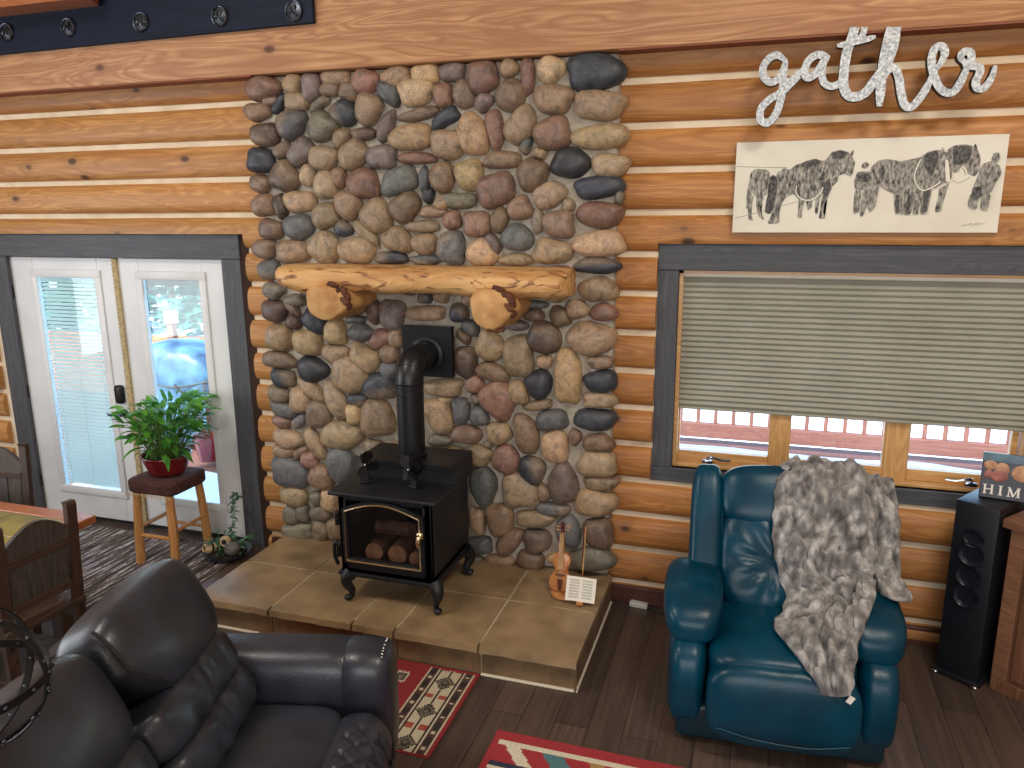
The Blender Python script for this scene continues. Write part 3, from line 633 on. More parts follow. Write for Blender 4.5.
# ------------------------------------------------------------------ wood stove
def stove():
    L = (-1.885, -.60, .19)
    S = thing('wood_stove', 'black cast iron wood stove with arched brass-trimmed glass door on the hearth', 'wood stove', L)
    x0, x1, yf, yb = -2.165, -1.605, -.855, -.33
    b = MB()                                              # firebox shell, open at the front window
    gx0, gx1, gz0, gz1 = -2.10, -1.675, .475, .735
    b.box(x0, x1, yb, yb+.03, .36, .83, .004, 1); b.box(x0, x0+.04, yf, yb, .36, .83, .006, 2); b.box(x1-.04, x1, yf, yb, .36, .83, .006, 2)
    b.box(x0, x1, yf, yb, .36, .40, .006, 2); b.box(x0, x1, yf, yf+.03, .36, gz0-.03, .006, 2); b.box(x0, x1, yf, yf+.03, .80, .83, .004, 1)
    b.box(x0, gx0-.02, yf, yf+.03, .36, .83, .006, 2); b.box(gx1+.02, x1, yf, yf+.03, .36, .83, .006, 2)
    b.box(x0-.02, x1+.02, yf-.012, yb, .345, .372, .008, 2)
    b.build('body', mBLACK, S, L)
    t = MB(); t.box(x0-.045, x1+.04, yf-.035, yb-.0, .83, .856, .008, 2); t.build('top_plate', mBLACK, S, L)
    t = MB()
    prof = [(-.60, .856), (-.60, .945), (-.62, .947), (-.62, .967), (-.305, .967), (-.305, .856)]
    a = [[(xx, y, z) for y, z in prof] for xx in (x0-.005, x1+.035)]; t.loft(a); t.build('rear_step', mBLACK, S, L, smooth=False)
    # arched door
    d = MB(); n = 20
    arch = [(gx0+(gx1-gx0)*k/n, gz1+.055*math.sin(PI*k/n)) for k in range(n+1)]
    outer = [(gx0-.035, .432)] + [(gx0-.035+(gx1-gx0+.07)*k/n, gz1+.022+.062*math.sin(PI*k/n)) for k in range(n+1)] + [(gx1+.035, .432)]
    inner = [(gx0, gz0-.005)] + arch + [(gx1, gz0-.005)]
    for y0, y1 in ((yf-.022, yf+.002),):
        A = [d.bm.verts.new((x, y0, z)) for x, z in outer]; B = [d.bm.verts.new((x, y0, z)) for x, z in inner]
        A2 = [d.bm.verts.new((x, y1, z)) for x, z in outer]; B2 = [d.bm.verts.new((x, y1, z)) for x, z in inner]; m = len(outer)
        for k in range(m):
            q = (k+1) % m
            d.face((A[k], A[q], B[q], B[k])); d.face((A2[k], B2[k], B2[q], A2[q])); d.face((A[k], A2[k], A2[q], A[q])); d.face((B[k], B[q], B2[q], B2[k]))
    D = d.build('door', mBLACK, S, L, sharp=30)
    tr = [(gx0-.012, .452)] + [(gx0-.012+(gx1-gx0+.024)*k/n, gz1+.01+.056*math.sin(PI*k/n)) for k in range(n+1)] + [(gx1+.012, .452)]
    g = MB(); P = [(x, yf-.026, z) for x, z in tr]; P = P+[P[0]]
    for p, q in zip(P, P[1:]): g.tube([p, q], .0055, 8)
    g.build('brass_trim', mGOLD, D, L)
    gl = MB(); gl.prism([(x, z) for x, z in inner], yf-.010, yf-.006); gl.build('glass', mSGLASS, D, L, smooth=False, tri=True)
    h = MB(); h.tube(spline([(-1.655, yf-.022, .66), (-1.655, yf-.055, .655), (-1.66, yf-.06, .625), (-1.652, yf-.052, .605)]), [.012]*6+[.014]*6+[.012]*7, 10)
    h.sbox((-1.655, yf-.035, .66), (.02, .02, .024), 2.4, 5); h.build('door_latch', mGOLD, D, L)
    for z in (.50, .69):
        h = MB(); h.cyl((x0-.002, yf-.016, z-.035), (x0-.002, yf-.016, z+.03), .012, seg=10); h.sbox((x0-.002, yf-.016, z+.035), (.013, .013, .013), 2, 4); h.build('hinge', mIRON, D, L)
    h = MB(); h.tube(spline([(x0-.012, yf-.02, .56), (x0-.02, yf-.03, .54), (x0-.02, yf-.03, .47), (x0-.008, yf-.022, .42)]), .011, 8); h.build('air_control', mIRON, S, L)
    f = MB(); f.box(x0+.045, x1-.045, -.45, -.445, .40, .82); f.box(x0+.045, x1-.045, yf+.035, -.45, .405, .41); f.build('firebox_lining', mFIREBOX, S, L, smooth=False)
    for sx, sy in ((0, 0), (1, 0), (1, 1), (0, 1)):
        px = (-2.115, -1.60)[sx]; py = (-.835, -.38)[sy]; dx = (-1, 1)[sx]; dyy = (-1, 1)[sy]
        l = MB(); pts = spline([(px, py, .362), (px+.022*dx, py+.022*dyy, .325), (px+.018*dx, py+.018*dyy, .285), (px+.002*dx, py+.002*dyy, .245), (px+.004*dx, py+.004*dyy, .215), (px+.024*dx, py+.024*dyy, .210)], 5)
        n_ = len(pts); l.tube(pts, [.044-.028*min(1, i/n_*1.5)+(.004 if i > n_-4 else 0) for i in range(n_)], 12)
        l.sbox((px+.02*dx, py+.02*dyy, .2115), (.022, .022, .0155), 2.4, 6); l.build('leg', mBLACK, S, L)
    for i, (p, q, r) in enumerate((((-2.02, -.56, .472), (-1.99, -.79, .478), .056), ((-1.86, -.55, .475), (-1.845, -.79, .480), .058), ((-1.735, -.56, .463), (-1.725, -.79, .467), .047), ((-2.02, -.68, .585), (-1.78, -.66, .585), .042))):
        w = MB(); v = Vector(q)-Vector(p); pts = [Vector(p)+v*k/6 for k in range(7)]
        w.tube(pts, [r*(1+.08*math.sin(k*2+i)) for k in range(7)], 10)
        o = tag(w.build('firewood', mFIRELOG, None, (p[0], p[1], p[2]-r)), ['split firewood log at the left inside the stove', 'pale-ended firewood log in the middle inside the stove', 'small firewood log by the latch inside the stove', 'firewood log lying across the top of the fire stack'][i], 'firewood', 'firewood behind the stove glass')
        e = MB(); e.cyl(Vector(q), Vector(q)+v.normalized()*.004, r*.93, seg=10); eo = e.build('cut_end', mFIREEND, o, (p[0], p[1], p[2]-r))
    # pipe
    L2 = (-1.87, -.50, .967)
    Pp = thing('stove_pipe', 'black stove pipe rising from the stove and elbowing into the rock wall', 'stove pipe', L2)
    p = MB(); p.lathe([(.082, .967), (.086, .972), (.086, .99), (.078, .995), (.078, 1.33), (.081, 1.332), (.081, 1.345), (.078, 1.347), (.078, 1.37), (.081, 1.372), (.081, 1.385), (.0785, 1.387), (.0785, 1.40)], (-1.87, -.50, 0), 32); p.build('pipe', mPIPE, Pp, L2)
    e = MB(); pts = []
    for k in range(9):
        a = PI/2*k/8; pts.append((-1.87, -.50+.115*(1-math.cos(a)), 1.40+.125*math.sin(a)))
    pts.append((-1.87, -.24, 1.525)); e.tube(pts, .080, 28)
    for k in (0, 3, 6, 8): e.tube([Vector(pts[k]), Vector(pts[k])+(Vector(pts[k+1])-Vector(pts[k])).normalized()*.012], .0835, 28)
    e.build('elbow', mPIPE, Pp, L2)
    c = MB(); c.lathe([(.084, 0), (.105, .004), (.105, .018), (.084, .022)], (-1.87, -.237, 1.525), 32, Rx(PI/2), cap=False); c.build('collar', mPIPE, Pp, L2)
    w = MB(); w.box(-2.035, -1.715, -.236, -.19, 1.385, 1.69, .003, 1); w.build('wall_plate', mPIPE, Pp, L2)
stove()
def fan(x, y, z, rz, label, tilt):
    F = thing('stove_fan', label, 'stove fan', (x, y, z), rz, 'heat powered fans on the stove')
    b = MB(); b.box(-.032, .032, -.02, .02, 0, .012, .004, 2); b.box(-.02, .02, -.011, .011, .01, .075, .003, 1); b.build('base', mIRON, F)
    f = MB()
    for k in range(7):
        a = math.radians(-36+12*k); f.box(-.004, .004, -.02, .02, .0, .085, .001, 1, Ry(a), (0, 0, -.03))
    for v in f.bm.verts: v.co.z += .082
    f.build('cooling_fins', mIRON, F)
    bl = MB()
    for k in range(4):
        a = tilt+k*PI/2; c = []
        for r, w in ((.012, .008), (.035, .026), (.060, .032), (.078, .018)): c.append((r, w))
        ring = []
        for r, w in c:
            ring.append([Ry(a) @ Vector((r, -.034-.012*sgn, sgn*w)) for sgn in (-1, 1)])
        R = [[bl.bm.verts.new(p+Vector((0, 0, .115))) for p in rr] for rr in ring]
        for p, q in zip(R, R[1:]): bl.face((p[0], p[1], q[1], q[0]))
    bl.lathe([(0, 0), (.013, 0), (.013, .02), (0, .022)], (0, -.022, .115), 14, Rx(PI/2))
    bl.build('blades', mIRON, F)
    h = MB(); h.sbox((0, -.046, .115), (.007, .006, .007), 2, 4); h.build('hub_cap', mCHROME, F)
fan(-2.07, -.70, .8575, .5, 'small black heat powered fan on the stove top, left of the pipe', .3)
fan(-1.765, -.70, .8575, -.35, 'small black heat powered fan standing in front of the stove pipe', .8)

# ------------------------------------------------------------------ violin with bow and music sheet on the hearth
def violin():
    L = (-.99, -.44, .197); V = thing('violin', 'small honey brown violin leaning up on a round wooden stand', 'violin', L)
    b = MB(); b.lathe([(0, 0), (.085, 0), (.090, .006), (.088, .014), (.08, .018), (0, .018)], (.03, .01, 0), 32); b.build('stand', mVIOL, V)
    T = Matrix.Translation((0, .0, .020)) @ Matrix.Rotation(math.radians(-9), 4, 'X')
    half = [(0, 0), (.035, .003), (.058, .018), (.066, .045), (.064, .072), (.052, .096), (.041, .110), (.038, .125), (.041, .142), (.050, .160), (.053, .182), (.046, .205), (.030, .222), (.012, .228), (0, .228)]
    pts = [(p.x, p.y) for p in spline([(x, z, 0) for x, z in half], 4)]
    poly = pts + [(-x, z) for x, z in pts[-2:0:-1]]
    def arched(y, bulge, s): return [(x*s, y-bulge*(1-(x/.07)**2*.0), z*s+.114*(1-s)) for x, z in poly]
    m = MB(); rings = [arched(.020, 0, .95), arched(.018, 0, 1.0), arched(-.016, 0, 1.0), arched(-.019, 0, .94), arched(-.024, 0, .72), arched(-.026, 0, .3)]
    m.loft([[T @ Vector(p) for p in r] for r in rings]); m.build('body', mVIOL, V, sharp=40)
    n = MB(); n.loft([[T @ Vector((sx*w, y, z)) for sx, y in ((-1, -.030), (1, -.030), (1, -.010+d), (-1, -.010+d))] for z, w, d in ((.222, .013, .02), (.26, .0115, .006), (.345, .010, .004))]); n.build('neck', mVIOL, V)
    f = MB(); f.loft([[T @ Vector((sx*w, y, z)) for sx, y in ((-1, -.036), (1, -.036), (1, -.030), (-1, -.030))] for z, w in ((.135, .016), (.345, .0105))]); f.build('fingerboard', mENDG, V)
    s = MB(); s.tube([T @ p for p in spline([(0, -.018, .345), (0, -.014, .372), (0, -.010, .388), (0, -.026, .398), (0, -.036, .386), (0, -.026, .380)], 5)], [.011]*10+[.010]*10+[.008]*6, 10); s.build('scroll', mVIOLD, V)
    for z, sx in ((.356, -1), (.362, 1), (.376, -1), (.382, 1)):
        p = MB(); p.cyl(T @ Vector((0, -.014, z)), T @ Vector((.030*sx, -.014, z)), .0035, seg=8); p.sbox(T @ Vector((.033*sx, -.014, z)), (.006, .004, .007), 2.5, 4); p.build('peg', mENDG, V)
    t = MB(); t.loft([[T @ Vector((sx*w, y, z)) for sx, y in ((-1, -.034), (1, -.034), (1, -.028), (-1, -.028))] for z, w in ((.010, .008), (.075, .016))]); t.build('tailpiece', mVIOLD, V)
    br = MB(); br.box(-.024, .024, -.038, -.026, .098, .104); [setattr(v, 'co', T @ v.co) for v in br.bm.verts]; br.build('bridge', mVIOLD, V)
    st = MB()
    for k in range(4): st.cyl(T @ Vector((-.0075+.005*k, -.0375, .07)), T @ Vector((-.006+.004*k, -.0375, .35)), .0007, seg=5)
    st.build('strings', mCHROME, V)
    for sx in (-1, 1): ff = MB(); ff.tube([T @ Vector(p) for p in spline([(sx*.030, -.0235, .125), (sx*.024, -.0240, .116), (sx*.028, -.0238, .100), (sx*.036, -.0225, .085), (sx*.031, -.0232, .076)], 4)], .0022, 6); ff.build('sound_hole', mEBONY, V)
    L = (-.885, -.29, .1985); B = thing('violin_bow', 'thin violin bow standing upright behind the music sheet', 'violin bow', L)
    q = MB(); q.tube(spline([(0, -.07, 0), (-.004, -.035, .13), (-.006, -.008, .26), (-.004, .03, .375)], 5), .0042, 8); q.build('stick', mVIOLD, B)
    q = MB(); q.box(-.001, .005, -.078, -.072, .02, .37, rot=Rx(math.radians(-15.6)), piv=(0, -.075, .02)); q.build('hair', mENDG, B)
    q = MB(); q.box(-.006, .006, -.082, -.06, .0, .03, .003, 1); q.build('frog', mEBONY, B)
    L = (-.855, -.545, .197); M_ = thing('sheet_music', 'white sheet of printed music propped against the violin stand', 'sheet music', L, math.radians(6))
    T2 = Matrix.Rotation(math.radians(-20), 4, 'X') @ Matrix.Rotation(math.radians(3), 4, 'Y'); s = MB(); rings = []
    for i in range(9):
        x = -.083+.166*i/8; yy = .006*math.sin(i/8*PI)
        rings.append([T2 @ Vector((x, yy-.0008, .0)), T2 @ Vector((x, yy-.0008, .135)), T2 @ Vector((x, yy+.0008, .135)), T2 @ Vector((x, yy+.0008, .0))])
    for r in rings:
        for v in r: v.z += .024
    s.loft(rings); s.build('page', mPAPER, M_)
    s = MB(); rnd = random.Random(4)
    for c0 in (-.066, .006):
        for r in range(7):
            z = .118-r*.0155
            for k in range(3):
                x0 = c0; x1 = c0+.058
                pts = [T2 @ Vector((x0+(x1-x0)*i/4, .006*math.sin((x0+(x1-x0)*i/4+.075)/.15*PI)-.0016, z-k*.003)) + Vector((0, 0, .024)) for i in range(5)]
                s.tube(pts, .00045, 4)
            for k in range(7):
                x = c0+.004+.008*k+rnd.uniform(-.002, .002); zz = z-rnd.uniform(0, .007)
                s.sbox(T2 @ Vector((x, .006*math.sin((x+.075)/.15*PI)-.0016, zz))+Vector((0, 0, .024)), (.0018, .0006, .0014), 2, 2)
    s.build('printed_notes', mINK, M_)
    q = MB(); q.box(-.02, .02, -.006, .030, 0, .022, .004, 1); q.build('holder', mVIOL, M_)
violin()
# ------------------------------------------------------------------ navy rack with medallions on the beam, rail shelf in front of it
R_ = thing('hook_rail', 'long navy rack board with round pewter medallions on the timber beam', 'coat rack', (-3.9, -.2, 3.41))
g = MB(); g.box(-5.6, -2.515, -.232, -.202, 3.412, 3.80, .004, 1, Ry(math.radians(-.45)), (-2.515, -.2, 3.412)); g.build('board', mRACK, R_, (-3.9, -.2, 3.41))
def medallion(x, z):
    m = MB(); rot = Rx(PI/2)
    m.lathe([(.0, .0), (.054, .0), (.058, .006), (.055, .012), (.050, .010), (.047, .003), (.030, .004), (.012, .010), (.0, .011)], (x+3.9, -.232+.2, z-3.41), 28, rot)
    for k in range(3):
        a = 2*PI*k/3+.5; m.tube([(x+3.9+.008*math.cos(a), -.048, z-3.41+.008*math.sin(a)), (x+3.9+.026*math.cos(a+.5), -.042, z-3.41+.026*math.sin(a+.5)), (x+3.9+.035*math.cos(a+.9), -.040, z-3.41+.035*math.sin(a+.9))], .005, 6)
    m.build('medallion', mPEWTER, R_)
for x, z in ((-4.80, 3.522), (-4.285, 3.513), (-3.715, 3.503), (-3.14, 3.492), (-2.635, 3.482)): medallion(x, z)
g = MB(); g.loft([[(-5.6, -.236, 3.618), (-5.6, -.42, 3.618), (-5.6, -.42, 3.70), (-5.6, -.236, 3.70)], [(-4.02, -.236, 3.618), (-3.93, -.42, 3.618), (-3.93, -.42, 3.70), (-4.02, -.236, 3.70)]])
tag(g.build('shelf_plank', mTABB, None, (-4.7, -.3, 3.618), smooth=False), 'short reddish plank shelf above the navy rack', 'shelf')

# ------------------------------------------------------------------ script word sign hanging at the beam
SIGN = [[(49, 3049), (16, 3074), (-20, 3065), (-47, 3028), (-44, 2983), (-9, 2954), (26, 2970), (48, 3013), (52, 3057)], [(53, 3054), (49, 2995), (48, 2933), (40, 2861), (19, 2798), (-16, 2766), (-47, 2787), (-46, 2835), (-8, 2876), (36, 2901), (79, 2935), (121, 2973)], [(43, 2930), (102, 2977), (145, 3005)], [(233, 3051), (197, 3065), (159, 3045), (141, 2998), (154, 2967), (183, 2974), (210, 3008), (233, 3051)], [(233, 3056), (218, 2993), (230, 2942), (265, 2921), (301, 2933), (317, 2965)], [(346, 3175), (339, 3134), (322, 3070), (316, 2993), (318, 2926), (338, 2881), (377, 2868), (419, 2888), (452, 2941), (476, 2989)], [(389, 3172), (379, 3132), (340, 3115), (325, 3075)], [(276, 3100), (325, 3105), (383, 3115), (439, 3127)], [(503, 3164), (491, 3097), (482, 3016), (480, 2929), (481, 2820)], [(529, 3162), (524, 3084), (506, 3009), (486, 2972)], [(480, 2923), (505, 2977), (531, 2984), (552, 2947), (569, 2875), (590, 2821), (617, 2812), (646, 2844), (674, 2897), (692, 2950)], [(692, 2950), (727, 3012), (731, 3049), (711, 3069), (687, 3052), (682, 2999), (705, 2928), (735, 2881), (773, 2865), (800, 2890), (824, 2953), (826, 2983)], [(826, 2983), (798, 3016), (812, 3039), (837, 3031), (840, 3000), (826, 2983), (875, 2969), (882, 2948), (870, 2908), (879, 2882), (905, 2880), (929, 2917), (941, 2973)]]
def word_sign():
    W = [.0175, .0175, .013, .0175, .0165, .021, .014, .013, .021, .014, .0175, .017, .0165]
    y0, y1 = -.252, -.204; front = MB()
    rnd = random.Random(2)
    for s, (st, hw) in enumerate(zip(SIGN, W)):
        P = [Vector((x/1000, 0, z/1000)) for x, z in st]; closed = st[0] == st[-1]
        pts = spline(P, 8)
        # stroke ends that run up to the beam are cut level
        n = len(pts); Lf, Rt = [], []
        for i, p in enumerate(pts):
            a = pts[i-1] if i else (pts[-2] if closed else p); b = pts[i+1] if i+1 < n else (pts[1] if closed else p)
            t = (b-a).normalized(); nn = Vector((-t.z, 0, t.x)); tt = i/(n-1)
            k = 1.0 if closed or s in (5, 8, 9, 6) and tt < .5 else min(1, .55+3.2*min(tt, 1-tt))
            h = hw*k
            yy = y0-.0004*s-.0024*tt
            Lf.append((p+nn*h, yy)); Rt.append((p-nn*h, yy))
        rings = []
        for (l, yy), (r, _) in zip(Lf, Rt):
            zt = 3.185
            rings.append([(l.x, yy, min(l.z, zt)), (r.x, yy, min(r.z, zt)), (r.x, y1, min(r.z, zt)), (l.x, y1, min(l.z, zt))])
        R = front.loft(rings)
        for a in R:
            pass
    for f in front.bm.faces:
        f.normal_update()
    o = front.build('word_sign', [mSIGN, mSIGNE], None, (.45, -.23, 2.77), sharp=30)
    for p in o.data.polygons:
        if abs(p.normal.y) < .6: p.material_index = 1
    tag(o, 'speckled silver script sign reading gather, hung above the horse picture', 'sign')
word_sign()
# ------------------------------------------------------------------ horse drawing on stretched paper
HORSE = {'horseA': [[(-81, 2537), (-56, 2558), (6, 2552), (25, 2488), (6, 2426), (-43, 2411), (-72, 2443), (-86, 2490)], [(-86, 2490), (-77, 2529), (-68, 2435), (-67, 2364), (-94, 2356), (-94, 2428)], [(-44, 2419), (-5, 2419), (-20, 2379), (-21, 2340), (2, 2300), (-26, 2315), (-44, 2364)], [(-74, 2412), (-59, 2427), (-64, 2380), (-69, 2332), (-52, 2297), (-78, 2299), (-84, 2356)], [(45, 2534), (81, 2558), (111, 2550), (132, 2570), (179, 2586), (219, 2601), (264, 2588), (284, 2601), (341, 2520), (340, 2490), (313, 2460), (261, 2423), (204, 2397), (159, 2405), (134, 2432), (98, 2409), (61, 2394), (44, 2434)], [(44, 2434), (105, 2425), (81, 2382), (67, 2332), (79, 2283), (15, 2280), (35, 2332), (43, 2379)], [(270, 2453), (317, 2464), (302, 2415), (285, 2384), (283, 2338), (297, 2305), (263, 2307), (270, 2354), (270, 2407)], [(241, 2423), (267, 2430), (259, 2377), (258, 2329), (243, 2331)], [(162, 2409), (193, 2401), (183, 2358), (182, 2310), (161, 2311), (166, 2362)], [(196, 2401), (226, 2404), (227, 2362), (208, 2346)], [(264, 2582), (291, 2615), (304, 2632), (339, 2640), (377, 2628), (398, 2601), (413, 2575), (407, 2527), (394, 2510), (370, 2526), (349, 2520), (328, 2509), (300, 2499)], [(385, 2605), (389, 2628), (402, 2641), (399, 2612)]], 'horseA_d': [[(12, 2512), (30, 2527), (54, 2511), (54, 2449), (44, 2363), (27, 2328), (0, 2340), (7, 2411), (18, 2457)], [(162, 2570), (176, 2588), (234, 2600), (249, 2584), (222, 2562), (178, 2558)], [(301, 2623), (339, 2639), (373, 2624), (364, 2602), (336, 2592), (307, 2596)], [(268, 2484), (300, 2495), (313, 2460), (292, 2407), (276, 2423)], [(140, 2463), (153, 2486), (161, 2432), (150, 2417)]], 'manA': [[(413, 2481), (426, 2534), (501, 2532), (516, 2487), (494, 2450), (427, 2443)], [(442, 2556), (448, 2574), (465, 2579), (477, 2562), (461, 2546)], [(421, 2444), (452, 2443), (450, 2337), (422, 2329)], [(459, 2447), (492, 2450), (486, 2382), (468, 2312), (453, 2322)]], 'manA_d': [[(423, 2489), (435, 2522), (477, 2525), (497, 2495), (467, 2480)], [(487, 2450), (507, 2465), (506, 2390), (497, 2337), (489, 2390)]], 'horseB': [[(482, 2547), (514, 2583), (555, 2590), (619, 2577), (666, 2587), (706, 2597), (717, 2549), (765, 2475), (722, 2432), (695, 2425), (598, 2426), (554, 2449), (516, 2480)], [(475, 2420), (486, 2502), (532, 2464), (526, 2404), (520, 2359), (500, 2335), (488, 2359)], [(598, 2430), (630, 2426), (637, 2328), (614, 2327)], [(633, 2429), (660, 2421), (658, 2328), (639, 2324)], [(657, 2433), (695, 2425), (686, 2326), (653, 2322)], [(695, 2428), (731, 2446), (719, 2326), (693, 2325)], [(730, 2454), (768, 2453), (755, 2326), (725, 2328)], [(699, 2593), (731, 2618), (770, 2627), (798, 2619), (832, 2608), (848, 2495), (833, 2472), (813, 2477), (797, 2460), (768, 2446), (728, 2446), (697, 2476), (685, 2528)], [(788, 2620), (789, 2640), (802, 2616)], [(825, 2615), (839, 2625), (835, 2593)]], 'horseB_d': [[(712, 2604), (770, 2626), (781, 2591), (772, 2548), (756, 2497), (725, 2542)], [(606, 2418), (623, 2418), (630, 2336), (618, 2334)], [(662, 2418), (682, 2417), (676, 2335), (659, 2332)], [(731, 2446), (758, 2446), (749, 2335), (732, 2335)], [(526, 2531), (536, 2568), (550, 2531), (544, 2479)]], 'horseC': [[(811, 2623), (835, 2643), (881, 2649), (921, 2641), (943, 2622), (960, 2586), (963, 2529), (943, 2499), (916, 2509), (892, 2545), (874, 2524), (849, 2514)], [(923, 2638), (930, 2652), (944, 2622)], [(796, 2445), (840, 2474), (824, 2401), (817, 2335), (787, 2333), (795, 2401)]], 'horseC_d': [[(837, 2629), (881, 2645), (918, 2636), (915, 2580), (884, 2556), (858, 2553), (843, 2582)]], 'manB': [[(933, 2414), (956, 2501), (970, 2556), (1001, 2570), (1039, 2549), (1054, 2513), (1033, 2470), (1018, 2420)], [(1004, 2572), (1010, 2605), (1029, 2608), (1039, 2584), (1031, 2562)], [(926, 2385), (935, 2421), (978, 2421), (969, 2385), (966, 2348), (934, 2356)], [(982, 2421), (1018, 2420), (1014, 2341), (983, 2347)]], 'manB_d': [[(934, 2400), (945, 2450), (977, 2457), (981, 2406), (962, 2392)]], 'l': [[(147, 2471), (145, 2440), (166, 2409), (197, 2397), (233, 2404), (261, 2431), (273, 2461)], [(284, 2604), (307, 2585), (331, 2558), (347, 2535), (328, 2509), (300, 2499)]], 'm': [[(702, 2586), (683, 2521), (690, 2476), (721, 2439), (755, 2446), (787, 2467), (799, 2480)], [(704, 2582), (725, 2542), (757, 2494), (788, 2482)], [(874, 2524), (885, 2545), (900, 2530), (906, 2512)]], 'b': [[(808, 2583), (822, 2576), (831, 2525), (841, 2477), (823, 2474), (813, 2525)]], 'k': [[(-153, 2572), (-41, 2565), (96, 2560)], [(-150, 2309), (-35, 2339), (93, 2374), (160, 2393)]], 'k2': [[(849, 2485), (874, 2470), (899, 2480), (924, 2498)]], 's': [[(912, 2267), (921, 2276), (927, 2269), (938, 2278), (943, 2273), (950, 2282), (959, 2267), (966, 2281), (975, 2273), (980, 2286), (988, 2275), (1010, 2283)]]}
def picture():
    L = (.455, -.085, 2.233)
    P = thing('horse_picture', 'wide unframed pencil drawing of draft horses on the log wall', 'picture', L)
    g = MB(); g.box(-.157, 1.068, -.112, -.080, 2.236, 2.690, .002, 1); g.build('canvas', mCANVAS, P, L)
    def smooth(poly):
        P = [(x/1000, z/1000) for x, z in poly]
        for _ in range(2):
            Q = []
            for a, b in zip(P, P[1:]+P[:1]):
                Q += [(a[0]*.86+b[0]*.14, a[1]*.86+b[1]*.14), (a[0]*.14+b[0]*.86, a[1]*.14+b[1]*.86)]
            P = Q
        return P
    y = [-.1128]
    def fl(key, nm):
        b = MB()
        for q in HORSE[key]: b.prism(smooth(q), y[0], -.1105); y[0] -= .0002
        o = b.build(nm, mPENCIL, P, L, smooth=False, tri=True)
        for q in HORSE[key+'_d']: b = MB(); b.prism(smooth(q), y[0]-.0003, y[0]+.0005); y[0] -= .0001; b.build('dark_shading', mPENCILD, o, L, smooth=False, tri=True)
        y[0] -= .0003
    for k, nm in (('horseC', 'drawn_horse'), ('horseA', 'drawn_horse'), ('manA', 'drawn_man'), ('horseB', 'drawn_horse'), ('manB', 'drawn_man')): fl(k, nm)
    for k in ('l', 'm'):
        for q in HORSE[k]: b = MB(); b.tube([(x, -.1215, z) for x, _, z in spline([(x/1000, 0, z/1000) for x, z in q], 4)], .0032, 5, flat=.3); b.build('harness_line', mCANVAS, P, L)
    b = MB(); b.prism(smooth(HORSE['b'][0]), -.1222, -.121); b.build('white_blaze', mCANVAS, P, L, tri=True)
    for k, m in (('k', .0024), ('k2', .0022), ('s', .0020)):
        for q in HORSE[k]: b = MB(); b.tube([(x/1000, -.1126, z/1000) for x, z in q], m, 5, flat=.3); b.build('signature' if k == 's' else 'pencil_line', mPENCILD, P, L)
picture()
